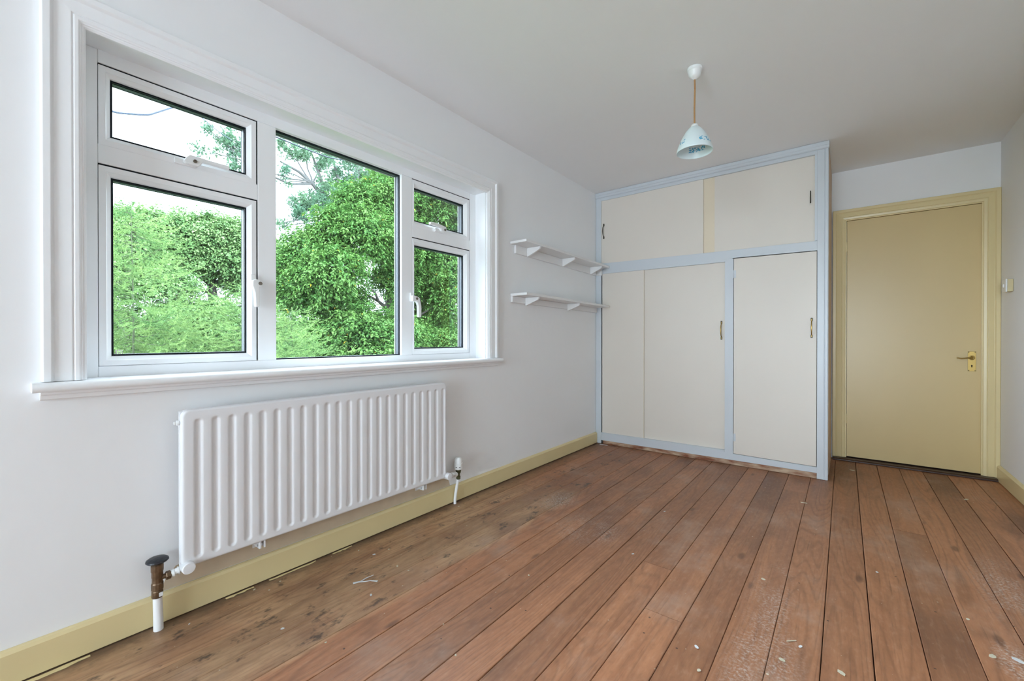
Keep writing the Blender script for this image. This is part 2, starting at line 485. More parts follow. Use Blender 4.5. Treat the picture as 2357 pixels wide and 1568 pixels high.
mb = MB()
mb.box(-T, 1.93, YD + 0.004, YD + T, -0.3, H + 0.3)
mb.box(2.725, XR + T, YD + 0.004, YD + T, -0.3, H + 0.3)
mb.box(1.93, 2.725, YD + 0.004, YD + T, 2.012, H + 0.3)
mb.box(1.93, 2.725, YD + 0.06, YD + T, -0.3, 2.012)
tag(mb.build('wall_back', M['wall']), 'plain plaster wall around the cream door', kind='structure')

mb = MB(); mb.box(XR, XR + T, YB - T, YD + T, -0.3, H + 0.3)
tag(mb.build('wall_right', M['wall']), 'plain plaster wall with the light switch', kind='structure')
W2 = (0.7, 2.5, 0.09, 2.13)                           # tall glazed opening, unseen, added to let in more sky light
mb = MB()
mb.box(-T, W2[0], YB - T, YB, -0.3, H + 0.3)
mb.box(W2[1], XR + T, YB - T, YB, -0.3, H + 0.3)
mb.box(W2[0], W2[1], YB - T, YB, -0.3, W2[2])
mb.box(W2[0], W2[1], YB - T, YB, W2[3], H + 0.3)
tag(mb.build('wall_rear', M['wall']), 'plaster wall behind the photographer', kind='structure')
mb = MB(); mb.box(-T, XR + T, YB - T, YD + T, H, H + 0.25)
tag(mb.build('ceiling', M['ceiling']), 'plain white plaster ceiling', kind='structure')

# floor: a dark sub-floor with every board as a piece of its own
mb = MB(); mb.box(-0.02, XR + 0.02, YB - 0.02, YD + 0.06, -0.12, -0.024)
floor = tag(mb.build('floor', M['subfloor']), 'old stained pine floorboards with gaps and paint specks', kind='structure')
joints = [0.0, 0.138, 0.272, 0.406, 0.5443, 0.6723, 0.8064, 0.9395, 1.0732, 1.2067, 1.3378, 1.4749, 1.6071, 1.7412, 1.8753, 2.0065, 2.1385, 2.272, 2.405, 2.539, 2.673, 2.801]
skew = -0.0045                                        # the joints drift a little along the room
def board(x0, x1, y0, y1, gap):
    g = gap / 2
    def X(x, y): return x + skew * (y - 1.4)
    b = 0.0018
    z = R.uniform(-0.0008, 0.0006)
    a, c = x0 + g, x1 - g
    v = []
    for y in (y0, y1):
        v += [(X(a, y), y, -0.022), (X(c, y), y, -0.022), (X(c, y), y, z - b), (X(c - b, y), y, z), (X(a + b, y), y, z), (X(a, y), y, z - b)]
    f = [(0, 1, 2, 3, 4, 5), (11, 10, 9, 8, 7, 6)] + [(i, (i + 1) % 6, 6 + (i + 1) % 6, 6 + i) for i in range(6)]
    MB().add(v, f).build('floorboard', M['floor'], floor)
splits = {9: [1.905], 10: [1.575], 3: [3.3], 6: [-0.7], 13: [-0.5], 16: [3.05], 19: [2.2], 1: [2.4], 12: [3.4]}
for i in range(len(joints) - 1):
    ys = [YB] + splits.get(i, []) + [YD + 0.05]
    gp = 0.0019 if i < 4 else R.choice([0.0018, 0.0022, 0.0030])
    for j in range(len(ys) - 1):
        x0, x1 = joints[i], joints[i + 1]
        board(x0 - (0.02 if i == 0 else 0), x1 + (0.03 if i == len(joints) - 2 else 0), ys[j] + 0.001, ys[j + 1] - 0.001, gp)

# skirting boards
def skirt_prof(t, h): return [(0, 0.004), (t, 0.004), (t, h - 0.012), (t - 0.006, h - 0.003), (t * 0.35, h), (0, h)]
mb = MB(); mb.prism([(a, b) for a, b in skirt_prof(0.019, 0.107)], 1, YB, YW - 0.004)
# prism along y takes (x, z)
tag(mb.build('baseboard_left', M['cream'], bevel=0.002), 'cream painted skirting board below the radiator', kind='structure')
mb = MB(); mb.prism([(XR - a, b) for a, b in skirt_prof(0.019, 0.112)], 1, YB, YD - 0.022)
tag(mb.build('baseboard_right', M['cream'], bevel=0.002), 'cream painted skirting board under the light switch', kind='structure')
mb = MB(); mb.box(0.02, W2[0] - 0.01, YB, YB + 0.018, 0.004, 0.107)
tag(mb.build('baseboard_rear', M['cream'], bevel=0.002), 'cream painted skirting board of the rear wall', kind='structure')

# ------------------------------------------------------------------ window_1
win = tag(empty('window_1'), 'wide white plastic window of five panes looking onto trees', kind='structure')
f = MB()
X0, X1 = -0.16, XF
def member(y0, y1, z0, z1): f.box(X0, X1, y0, y1, z0, z1)
LSY, RSY = (0.2785, 0.7845), (1.6265, 2.1165)
member(WY0 - 0.01, LSY[0], WZ0 - 0.03, WZ1)                       # left jamb
member(RSY[1], WY1 + 0.01, WZ0 - 0.03, WZ1)                       # right jamb
member(LSY[0], RSY[1], 1.9675, WZ1 + 0.005)                       # head
member(LSY[0], RSY[1], WZ0 - 0.03, 0.9215)                        # bottom rail
member(LSY[1], 0.861, 0.9215, 1.9675)                             # mullions
member(1.550, RSY[0], 0.9215, 1.9675)
member(LSY[0], LSY[1], 1.6225, 1.690)                             # transoms
member(RSY[0], RSY[1], 1.6205, 1.688)
# rebate stops behind the sashes
for (y0, y1, z0, z1) in ((LSY[0], LSY[1], 1.690, 1.9675), (LSY[0], LSY[1], 0.9215, 1.6225), (RSY[0], RSY[1], 1.688, 1.9675), (RSY[0], RSY[1], 0.9215, 1.6205)):
    f.sweep_rect([(-0.001, -0.16), (0.016, -0.16), (0.016, -0.145), (-0.001, -0.145)], y0, y1, z0, z1, map_yz())
f.build('window_frame', M['upvc'], win, bevel=0.0025)

def glazing(y0, y1, z0, z1, parent, mark=False):
    """black gaskets, spacer bar and the pane inside the sight line y0..z1"""
    g = MB().sweep_rect([(-0.004, -0.1065), (0.0055, -0.1065), (0.0055, -0.112), (-0.004, -0.112)], y0, y1, z0, z1, map_yz())
    g.build('gasket', M['black'], parent)
    s = MB().sweep_rect([(-0.004, -0.1172), (0.0060, -0.1172), (0.0060, -0.1340), (-0.004, -0.1340)], y0, y1, z0, z1, map_yz())
    s.build('spacer_bar', M['spacer'], parent)
    pn = MB().box(-0.1165, -0.1125, y0 - 0.006, y1 + 0.006, z0 - 0.006, z1 + 0.006).build('pane', M['glass'], parent)
    g2 = MB().sweep_rect([(-0.004, -0.1345), (0.0062, -0.1345), (0.0062, -0.143), (-0.004, -0.143)], y0, y1, z0, z1, map_yz())
    g2.build('gasket', M['black'], parent)

def sash(y0, y1, z0, z1, gy0, gy1, gz0, gz1, name, gap=0.0065):
    MB().box(-0.144, XF - 0.0045, y0 + 0.001, y1 - 0.0002, z1 - 0.0075, z1 - 0.0002).box(-0.144, XF - 0.0045, y1 - 0.0075, y1 - 0.0002, z0 + 0.004, z1 - 0.0075).build('gap_shade_strip', M['black'], win)  # black strips in the top and right gaps imitate the shade inside them
    y0 += 0.0012; y1 -= gap; z0 += 0.0012; z1 -= gap
    o = MB()
    # four mitred members between the outer rectangle and the sight line
    prof = lambda w: [(0, -0.142), (0, XF + 0.001), (w * 0.55, XF + 0.002), (w * 0.62, XF - 0.001), (w * 0.93, XF - 0.010), (w, XF - 0.017), (w, -0.142)]
    outer = [(y0, z0), (y0, z1), (y1, z1), (y1, z0)]
    inner = [(gy0, gz0), (gy0, gz1), (gy1, gz1), (gy1, gz0)]
    pr = prof(1.0)
    v = []
    for (oy, oz), (iy, iz) in zip(outer, inner):
        for t, x in pr:
            v.append((x, oy + (iy - oy) * t, oz + (iz - oz) * t))
    n = len(pr); fc = []
    for c in range(4):
        c2 = (c + 1) % 4
        for i in range(n):
            j = (i + 1) % n
            fc.append((c * n + i, c * n + j, c2 * n + j, c2 * n + i))
    o.add(v, fc)
    so = o.build('sash', M['upvc'], win)
    so['label'] = name
    glazing(gy0, gy1, gz0, gz1, so)
    return so
s1 = sash(*LSY, 1.686, 1.9675, 0.3128, 0.7440, 1.7245, 1.927, 'small top-hung sash above the larch')
s2 = sash(*LSY, 0.9215, 1.6225, 0.3140, 0.7445, 0.956, 1.583, 'side-hung sash at the camera end')
s3 = sash(*RSY, 1.684, 1.9675, 1.6485, 2.0685, 1.7215, 1.9205, 'small top-hung sash nearest the shelves')
s4 = sash(*RSY, 0.9215, 1.6205, 1.6490, 2.0690, 0.9575, 1.577, 'side-hung sash nearest the shelves')
# fixed middle light: bead and glass straight in the frame
fx = MB().sweep_rect([(-0.012, -0.145), (-0.012, XF - 0.004), (-0.003, XF - 0.004), (0.0005, XF - 0.016), (0.0005, -0.145)], 0.861, 1.550, 0.9215, 1.9655, map_yz()).build('glazing_bead', M['upvc'], win)
glazing(0.861, 1.550, 0.9215, 1.9655, fx)
# etched maker's mark low in a corner of the camera-end pane
em = MB()
for k, (dy, dz, w, h) in enumerate(((0, 0, .0035, .017), (.006, .012, .0035, .005), (.006, 0, .003, .008), (.0105, .009, .003, .008), (.0105, 0, .0035, .006), (.0155, .011, .004, .004), (.0155, .005, .004, .004), (.0155, 0, .004, .003))):
    em.box(-0.1124, -0.1121, 0.3255 + dy, 0.3255 + dy + w, 0.9605 + dz, 0.9605 + dz + h)
em.build('etched_mark', M['plug'], s2)

# handles of the sashes
def y_l(px): return 0.7529 + (px / 11.2 - 22.3) * 0.00172
def z_l(py): return 1.2947 - (py / 11.2 - 30) * 0.00173
h1 = MB().prism([(y_l(a), z_l(b)) for a, b in ((245, 335), (372, 345), (378, 520), (378, 700), (250, 700))], 0, XF, XF + 0.014).build('handle', M['plug'], win, bevel=0.002)
MB().prism([(y_l(a), z_l(b)) for a, b in ((250, 520), (330, 480), (400, 490), (470, 540), (485, 620), (470, 690), (415, 692), (425, 820), (425, 1250), (320, 1245), (300, 850), (240, 670))], 0, XF + 0.012, XF + 0.034).build('lever', M['plug'], h1, bevel=0.003)
MB().lathe([(0.0078, 0), (0.0078, 0.003), (0.005, 0.0032), (0.005, 0.0015)], (XF + 0.033, y_l(435), z_l(592)), 'X', 16).build('lock_screw', M['steel'], h1)
def y_r(px): return 1.6044 + (px / 17.43 - 19.5) * 0.00322
def z_r(py): return 1.2627 - (py / 17.43 - 23) * 0.00249
h2 = MB().prism([(y_r(a), z_r(b)) for a, b in ((345, 230), (440, 230), (470, 345), (470, 590), (345, 590))], 0, XF, XF + 0.014).build('handle', M['plug'], win, bevel=0.002)
MB().prism([(y_r(a), z_r(b)) for a, b in ((350, 345), (450, 350), (600, 400), (640, 450), (665, 600), (695, 760), (695, 1200), (670, 1232), (585, 1225), (575, 760), (545, 650), (500, 588), (350, 588))], 0, XF + 0.012, XF + 0.032).build('lever', M['plug'], h2, bevel=0.003)
MB().lathe([(0.0075, 0), (0.0075, 0.003), (0.005, 0.0032), (0.005, 0.0015)], (XF + 0.031, y_r(512), z_r(465)), 'X', 16).build('lock_screw', M['steel'], h2)
h3 = MB().box(XF, XF + 0.013, 0.488, 0.556, 1.688, 1.710).build('handle', M['plug'], win, bevel=0.003)
MB().prism([(0.512, 1.700), (0.522, 1.716), (0.532, 1.7265), (0.552, 1.7265), (0.60, 1.7245), (0.665, 1.7245), (0.667, 1.711), (0.60, 1.7125), (0.575, 1.7115), (0.567, 1.697), (0.560, 1.690), (0.520, 1.692)], 0, XF + 0.012, XF + 0.034).build('lever', M['plug'], h3, bevel=0.003)
MB().lathe([(0.0065, 0), (0.0065, 0.006), (0.004, 0.0062), (0.004, 0.003)], (XF + 0.033, 0.5475, 1.7045), 'X', 16).build('lock_screw', M['steel'], h3)
h4 = MB().box(XF, XF + 0.013, 1.795, 1.875, 1.686, 1.708).build('handle', M['plug'], win, bevel=0.003)
MB().prism([(1.742, 1.714), (1.742, 1.729), (1.775, 1.733), (1.815, 1.731), (1.868, 1.7235), (1.874, 1.712), (1.872, 1.692), (1.835, 1.691), (1.825, 1.710), (1.80, 1.713)], 0, XF + 0.012, XF + 0.032).build('lever', M['plug'], h4, bevel=0.003)
MB().lathe([(0.0075, 0), (0.0075, 0.004), (0.005, 0.0042), (0.005, 0.002)], (XF + 0.031, 1.860, 1.7025), 'X', 16).build('lock_screw', M['steel'], h4)

# reveal lining (white boards between the frame and the room)
lin = MB()
lin.box(XF - 0.01, 0.0, WY0 - 0.02, WY0, WZ0 - 0.03, WZ1 + 0.02)
lin.box(XF - 0.01, 0.0, WY1, WY1 + 0.02, WZ0 - 0.03, WZ1 + 0.02)
lin.box(XF - 0.01, 0.0, WY0, WY1, WZ1, WZ1 + 0.02)
tag(lin.build('trim_1', M['gloss'], bevel=0.002), 'white boards lining the window reveal', kind='structure')
# moulded architrave
AO = 0.0975
ap = [(0, 0), (0, 0.026), (0.004, 0.030), (0.020, 0.030), (0.0245, 0.0255), (0.028, 0.0215), (0.066, 0.0235), (0.069, 0.0200), (0.0725, 0.0235), (0.082, 0.0235), (0.0855, 0.0195), (0.089, 0.0195), (0.0905, 0.016), (0.0945, 0.016), (0.1, 0.012), (0.1, 0)]
arch = MB().sweep_rect(ap, WY0 - AO, WY1 + AO + 0.008, WZ0 - 0.002, WZ1 + AO, map_yz(), closed=False).build('trim_2', M['gloss'], bevel=0.001)
tag(arch, 'white moulded architrave round the window', kind='structure')
# sill board with rounded nose and the moulding below it
nose = [(-0.10, WZ0 - 0.003), (0.040, WZ0 - 0.003)] + [(0.046 + 0.0145 * math.sin(t), WZ0 - 0.0175 + 0.0145 * math.cos(t)) for t in [k * math.pi / 8 for k in range(9)]] + [(0.030, WZ0 - 0.032), (-0.10, WZ0 - 0.032)]
sill = MB().prism(nose, 1, WY0 - 0.118, WY1 + 0.122).build('trim_3', M['gloss'], smooth=True, angle=30)
tag(sill, 'white round-nosed window sill board', kind='structure')
mo = MB().prism([(0.0, WZ0 - 0.032), (0.036, WZ0 - 0.032), (0.034, WZ0 - 0.040), (0.028, WZ0 - 0.042), (0.026, WZ0 - 0.044), (0.022, WZ0 - 0.055), (0.013, WZ0 - 0.058), (0.0, WZ0 - 0.058)], 1, WY0 - 0.10, WY1 + 0.108).build('sill_moulding', M['gloss'], sill)

# glazed opening added out of view for its light: frame, mullion and panes
win2 = tag(empty('added_window'), 'unseen tall glazed opening added behind the camera to let in sky light', kind='structure')
q = MB().sweep_rect([(0, YB - 0.03), (0.05, YB - 0.03), (0.05, YB - 0.08), (0, YB - 0.08)], W2[0], W2[1], W2[2], W2[3], map_xz)
q.box(1.57, 1.63, YB - 0.08, YB - 0.03, W2[2] + 0.05, W2[3] - 0.05)
q.build('window_frame', M['upvc'], win2, bevel=0.002)
MB().box(W2[0] + 0.05, 1.57, YB - 0.058, YB - 0.052, W2[2] + 0.05, W2[3] - 0.05).build('pane', M['glass'], win2)
MB().box(1.63, W2[1] - 0.05, YB - 0.058, YB - 0.052, W2[2] + 0.05, W2[3] - 0.05).build('pane', M['glass'], win2)

# ------------------------------------------------------------------ radiator
rad = tag(empty('radiator'), 'white ribbed panel radiator on the wall under the window', 'radiator')
RY0, RY1, RZ0, RZ1, RXF = 0.467, 1.742, 0.197, 0.7605, 0.082
rib_y = [0.5183 + k * (1.7139 - 0.5183) / 22 for k in range(23)]
def radiator_panel():
    ys = {RY0, RY1}
    for c in rib_y:
        for d in (-0.0175, -0.014, -0.011, -0.008, -0.004, 0, 0.004, 0.008, 0.011, 0.014, 0.0175): ys.add(round(c + d, 5))
    for k in range(7):
        ys.add(round(RY0 + 0.005 * k, 5)); ys.add(round(RY1 - 0.005 * k, 5))
    ys = sorted(y for y in ys if RY0 <= y <= RY1)
    zt, zb = 0.7255, 0.2225
    zs = sorted(set([RZ0 + 0.004 * k for k in range(9)] + [RZ1 - 0.004 * k for k in range(9)] + [zb - 0.012 + 0.003 * k for k in range(12)] + [zt + 0.012 - 0.003 * k for k in range(12)] + list(np.linspace(zb + 0.03, zt - 0.03, 12))))
    zs = [z for i, z in enumerate(zs) if i == 0 or z - zs[i - 1] > 1e-4]
    rc = 0.026
    def hgt(y, z):
        h = 0.0
        for c in rib_y:
            if abs(y - c) > 0.02: continue
            dz = max(0, (zb + 0.012) - z, z - (zt - 0.012))
            d = math.hypot(y - c, dz)
            t = min(1, max(0, (0.0160 - d) / 0.0125)); t = t * t * (3 - 2 * t)
            h = max(h, t)
        return h
    def corner(y, z):
        for cy_, sy in ((RY0 + rc, -1), (RY1 - rc, 1)):
            for cz_, sz in ((RZ0 + rc, -1), (RZ1 - rc, 1)):
                if (y - cy_) * sy > 0 and (z - cz_) * sz > 0:
                    a, b = abs(y - cy_), abs(z - cz_)
                    m, l = max(a, b), math.hypot(a, b)
                    k = m / l if l > 0 else 1
                    return cy_ + (y - cy_) * k, cz_ + (z - cz_) * k
        return y, z
    mb = MB(); ny, nz = len(ys), len(zs)
    v = []
    for z in zs:
        for y in ys:
            e = min(y - RY0, RY1 - y, z - RZ0, RZ1 - z)
            t = min(1, e / 0.008)
            back = 0.006 * (1 - math.sqrt(max(0, 1 - (1 - t) ** 2)))
            yy, zz = corner(y, z)
            v.append((RXF - back - 0.0062 * hgt(y, z), yy, zz))
    fc = [(j * ny + i, j * ny + i + 1, (j + 1) * ny + i + 1, (j + 1) * ny + i) for j in range(nz - 1) for i in range(ny - 1)]
    # rim going back to the wall side
    ring = list(range(ny)) + [j * ny + ny - 1 for j in range(1, nz)] + [(nz - 1) * ny + i for i in range(ny - 2, -1, -1)] + [j * ny for j in range(nz - 2, 0, -1)]
    n0 = len(v)
    for x in (RXF - 0.016, RXF - 0.034):
        v += [(x, v[r][1], v[r][2]) for r in ring]
    L = len(ring)
    for i in range(L):
        j = (i + 1) % L
        fc.append((ring[i], ring[j], n0 + j, n0 + i))
        fc.append((n0 + i, n0 + j, n0 + L + j, n0 + L + i))
    fc.append(tuple(range(n0 + L, n0 + 2 * L)))
    mb.add(v, fc)
    return mb.build('panel', M['rad'], rad, smooth=True, angle=50)
radiator_panel()
# welded seam round the edge
MB().sweep_rect([(-0.004, RXF - 0.020), (0.004, RXF - 0.020), (0.004, RXF - 0.026), (-0.004, RXF - 0.026)], RY0 + 0.002, RY1 - 0.002, RZ0 + 0.002, RZ1 - 0.008, map_yz()).build('seam', M['rad'], rad, bevel=0.001)
# bleed valve boss and hanging hook at the upper corners
MB().lathe([(0.006, 0), (0.006, 0.006), (0.009, 0.008), (0.009, 0.014), (0.005, 0.016)], (RXF - 0.022, RY0 - 0.016, 0.716), 'Y', 14).build('bleed_valve', M['plug'], rad)
MB().lathe([(0.008, 0), (0.008, 0.006), (0.005, 0.008)], (RXF - 0.022, RY1, 0.716), 'Y', 14).build('blanking_plug', M['plug'], rad)
# brackets under the lower edge
for by in (0.737, 1.585):
    b = MB()
    b.box(0.0, RXF - 0.012, by - 0.011, by - 0.008, 0.166, 0.194); b.box(0.0, RXF - 0.012, by + 0.008, by + 0.011, 0.166, 0.194)
    b.box(RXF - 0.030, RXF - 0.024, by - 0.011, by + 0.011, 0.172, 0.180)
    b.box(0.001, 0.004, by - 0.011, by + 0.011, 0.150, 0.30)
    b.box(RXF - 0.012, RXF - 0.009, by - 0.011, by - 0.005, 0.168, 0.200); b.box(RXF - 0.012, RXF - 0.009, by + 0.005, by + 0.011, 0.168, 0.200)
    b.build('bracket', M['rad'], rad)
# pipework at the camera end: lockshield with black wheel
PX, PY = 0.050, 0.4055
MB().tube([(PX - 0.006, PY + 0.004, -0.006), (PX - 0.004, PY + 0.003, 0.05), (PX, PY, 0.128)], [0.0145, 0.014, 0.013], 20).build('pipe', M['gloss'], rad)
val = MB().lathe([(0.0155, 0.118), (0.0165, 0.122), (0.0165, 0.140), (0.0145, 0.143), (0.0175, 0.146), (0.0175, 0.166), (0.0155, 0.170), (0.0155, 0.186), (0.0165, 0.190), (0.0165, 0.206), (0.0180, 0.210), (0.0180, 0.230), (0.0140, 0.2345), (0.010, 0.238)], (PX, PY, 0), 'Z', 12).build('valve', M['bronze'], rad, angle=20)
MB().lathe([(0.010, 0.234), (0.020, 0.237), (0.029, 0.2405), (0.0325, 0.2445), (0.0315, 0.249), (0.025, 0.2535), (0.014, 0.2565), (0.0, 0.257)], (PX, PY, 0), 'Z', 28).build('wheel_head', M['blackwheel'], val)
MB().box(PX + 0.0150, PX + 0.0172, PY + 0.001, PY + 0.012, 0.1235, 0.137).build('tag', M['plug'], val)
MB().tube([(PX, PY, 0.183), (PX + 0.004, PY + 0.028, 0.183)], 0.0085, 14).build('union_stub', M['bronze'], val)
MB().lathe([(0.0125, 0), (0.0145, 0.002), (0.0145, 0.013), (0.0125, 0.015)], (PX + 0.004, PY + 0.022, 0.183), 'Y', 6).build('union_nut', M['bronze'], val, smooth=False)
con = MB().tube([(PX + 0.004, PY + 0.034, 0.184), (PX + 0.014, 0.482, 0.195)], 0.0105, 16).build('connector', M['plug'], rad)
MB().tube([(PX + 0.0055, PY + 0.040, 0.1848), (PX + 0.007, PY + 0.047, 0.186)], 0.0135, 16).build('collar', M['plug'], con)
MB().tube([(PX + 0.0085, PY + 0.056, 0.1885), (PX + 0.009, PY + 0.060, 0.1892)], 0.0140, 16).build('collar', M['plug'], con)
MB().lathe([(0.0, 0.103 - 0.04), (0.019, 0.063), (0.0205, 0.066), (0.0205, 0.098), (0.018, 0.1015), (0.0, 0.1022)], (0, 0.484, 0.200), 'X', 26).build('end_plug', M['rad'], rad)
# pipework at the far end: thermostatic head
QX, QY = 0.050, 1.8685
MB().tube([(0.036, 1.853, -0.006), (0.036, 1.853, 0.02), (0.038, 1.856, 0.06), (0.044, 1.862, 0.11), (QX, QY, 0.165)], 0.0088, 16).build('pipe', M['gloss'], rad)
v2 = MB().lathe([(0.0105, 0.150), (0.0135, 0.154), (0.0135, 0.168), (0.0105, 0.171), (0.0105, 0.184), (0.0145, 0.190), (0.0175, 0.205), (0.0195, 0.2135)], (QX, QY, 0), 'Z', 12).build('valve', M['verdigris'], rad, angle=20)
th = MB()
th.lathe([(0.020, 0.211), (0.0245, 0.2125), (0.0265, 0.220), (0.0270, 0.250), (0.0245, 0.252), (0.0245, 0.266), (0.0215, 0.278), (0.014, 0.2855), (0.0, 0.2875)], (QX, QY, 0), 'Z', 28)
hd = th.build('thermostat_head', M['plug'], v2)
MB().tube([(QX, QY, 0.183), (QX + 0.004, QY - 0.022, 0.184)], 0.0085, 12).build('union_stub', M['verdigris'], v2)
con2 = MB().tube([(QX + 0.004, QY - 0.020, 0.186), (QX + 0.016, 1.772, 0.199)], 0.0105, 14).build('connector', M['plug'], rad)
MB().tube([(QX + 0.006, QY - 0.026, 0.187), (QX + 0.009, QY - 0.046, 0.190)], 0.0150, 14).build('collar', M['plug'], con2)
MB().tube([(QX + 0.012, QY - 0.062, 0.193), (QX + 0.014, QY - 0.080, 0.196)], 0.0165, 14).build('collar', M['plug'], con2)
MB().lathe([(0.0, 0.063), (0.019, 0.063), (0.0205, 0.066), (0.0205, 0.098), (0.018, 0.1015), (0.0, 0.1022)], (0, 1.750, 0.205), 'X', 26).build('end_plug', M['rad'], rad)
slots = MB()
for a in (-1.25, -0.45):
    ca, sa = math.cos(a), math.sin(a)
    p = Vector((QX + 0.0266 * ca, QY + 0.0266 * sa, 0.230)); t = Vector((-sa, ca, 0)); n_ = Vector((ca, sa, 0))
    c = [p + t * s * 0.0045 + Vector((0, 0, 1)) * u * 0.0018 + n_ * w for w in (-0.001, 0.0012) for u in (-1, 1) for s in (-1, 1)]
    slots.add(c, [(0, 2, 3, 1), (4, 5, 7, 6), (0, 1, 5, 4), (2, 6, 7, 3), (0, 4, 6, 2), (1, 3, 7, 5)])
slots.build('vent_slots', M['dark'], v2)

# ------------------------------------------------------------------ wall shelves
def shelf(name_label, y0, y1, zt0, zt1, dep, cleat_y0, cleat_h, brackets, bz, end_block):
    s = tag(empty('wall_shelf'), name_label, 'shelf', 'shelves between window and wardrobe')
    th = 0.018
    def Z(y): return zt0 + (zt1 - zt0) * (y - y0) / (y1 - y0)
    v = [(x, y, Z(y) - t) for t in (th, 0) for y in (y0, y1) for x in (0.0015, dep)]
    MB().add(v, [(0, 2, 3, 1), (4, 5, 7, 6), (0, 1, 5, 4), (2, 6, 7, 3), (0, 4, 6, 2), (1, 3, 7, 5)]).build('shelf_board', M['shelf'], s, bevel=0.0015)
    v = [(x, y, Z(y) - th - t) for t in (cleat_h, 0.0005) for y in (cleat_y0, y1 - 0.004) for x in (0.0015, 0.020)]
    MB().add(v, [(0, 2, 3, 1), (4, 5, 7, 6), (0, 1, 5, 4), (2, 6, 7, 3), (0, 4, 6, 2), (1, 3, 7, 5)]).build('wall_cleat', M['shelf'], s, bevel=0.0015)
    for yb in brackets:
        z = Z(yb) - th - 0.0008
        MB().prism([(0.0205, z), (dep - 0.008, z), (dep - 0.012, z - 0.017), (dep - 0.020, z - 0.022), (0.030, z - bz), (0.0205, z - bz)], 1, yb - 0.009, yb + 0.009).build('bracket', M['shelf'], s, bevel=0.0015)
    if end_block:
        z = Z(y1) - th - 0.001
        MB().box(0.0205, 0.072, YW - 0.020, YW - 0.0015, z - 0.062, z).build('end_cleat', M['shelf'], s, bevel=0.001)
    return s
shelf('upper white wooden shelf on three triangular brackets, meeting the wardrobe', 2.446, 3.788, 1.727, 1.711, 0.148, 2.492, 0.062, (2.637, 3.148, 3.65), 0.064, True)
shelf('lower white wooden shelf on two triangular brackets, meeting the wardrobe', 2.449, 3.788, 1.3475, 1.334, 0.150, 2.450, 0.046, (2.615, 3.232), 0.058, False)

# ------------------------------------------------------------------ built-in wardrobe
war = tag(empty('wardrobe'), 'built-in wardrobe with cream sliding doors in a pale blue-white frame', 'wardrobe')
YF = YW + 0.036
fr = MB()
fr.box(0.002, 0.056, YW, YF, 0.002, H - 0.001); fr.build('frame_post', M['pale'], war, bevel=0.002)
fr = MB(); fr.prism([(1.7655, YF), (1.7655, YW), (1.806, YW), (1.808, YW + 0.003), (1.811, YW + 0.003), (1.813, YW - 0.001), (1.826, YW - 0.001), (XW, YW + 0.004), (XW, YF)], 2, 0.002, H - 0.001).build('frame_post', M['pale'], war, bevel=0.001)
MB().box(1.750, 1.7653, YW + 0.0007, YF, 1.7275, 2.3528).build('frame_post', M['pale'], war)
MB().box(0.056, 1.7655, YW + 0.0005, YF, 2.353, H - 0.001).build('frame_rail', M['pale'], war, bevel=0.0015)
MB().prism([(YW, 2.380), (YW - 0.006, 2.380), (YW - 0.011, 2.386), (YW - 0.011, 2.400), (YW - 0.016, 2.404), (YW - 0.016, H - 0.002), (YW, H - 0.002)], 0, 0.002, XW + 0.004).build('cornice', M['pale'], war, bevel=0.0015)
mr = MB().prism([(0.056, 1.6455), (1.154, 1.641), (1.2165, 1.666), (1.7655, 1.657), (1.7655, 1.7265), (0.986, 1.7325), (0.056, 1.7465)], 1, YW + 0.0005, YF).build('frame_rail', M['pale'], war, bevel=0.0015)
MB().box(1.1545, 1.2175, YW + 0.0004, YF, 0.089, 1.662).build('frame_post', M['pale'], war, bevel=0.0015)
MB().prism([(0.056, 0.033), (1.7785, 0.043), (1.7785, 0.0855), (1.219, 0.0915), (1.219, 0.112), (1.1545, 0.112), (0.070, 0.108), (0.056, 0.108)], 1, YW + 0.0005, YF).build('frame_rail', M['pale'], war, bevel=0.0015)
MB().prism([(0.065, 0.090), (1.1545, 0.0985), (1.1545, 0.112), (0.065, 0.107)], 1, YW - 0.003, YW + 0.001).build('track_bead', M['pale'], war)
MB().box(0.075, 1.765, YW + 0.006, YW + 0.030, 0.0015, 0.042).build('plinth', M['raw'], war, bevel=0.002)
MB().box(0.02, XW - 0.012, YF + 0.03, YF + 0.04, 0.03, H - 0.01).build('dark_backing', M['dark'], war)  # near-black sheet close behind the doors, standing in for the interior shade
MB().box(XW - 0.012, XW - 0.001, YF, YD - 0.002, 0.06, H - 0.002).build('side_panel', M['tan'], war, bevel=0.001)
MB().box(XW - 0.010, XW + 0.0005, YF + 0.12, YD - 0.08, 0.004, 0.055).build('side_batten', M['tan'], war)

def pull(x, z0, z1, y, parent, mat, out=0.026):
    L = z1 - z0
    MB().tube([(x, y - 0.004, z0 + 0.004), (x, y - 0.006, z0 + 0.018), (x, y - out * 0.75, z0 + 0.03), (x, y - out, z0 + L * 0.36), (x, y - out - 0.002, z0 + L * 0.5), (x, y - out, z1 - L * 0.36), (x, y - out * 0.75, z1 - 0.03), (x, y - 0.006, z1 - 0.018), (x, y - 0.004, z1 - 0.004)],
              [0.004, 0.0035, 0.0034, 0.0040, 0.0044, 0.0040, 0.0034, 0.0035, 0.004], 10).build('handle', mat, parent)
def wdoor(poly, y0, y1, label=None, mat='ivory'):
    d = MB().prism(poly, 1, y0, y1).build('door', M[mat], war, bevel=0.001)
    if label: d['label'] = label
    return d
d = wdoor([(0.040, 1.735), (0.987, 1.72), (0.987, 2.37), (0.040, 2.37)], YW + 0.010, YW + 0.016, 'upper sliding door with dark handle by the wall')
pull(0.0815, 1.987, 2.126, YW + 0.010, d, M['dark_brass'])
d = wdoor([(0.96, 1.715), (1.753, 1.715), (1.753, 2.37), (0.96, 2.37)], YW + 0.020, YW + 0.026, 'upper sliding door with short dark handle')
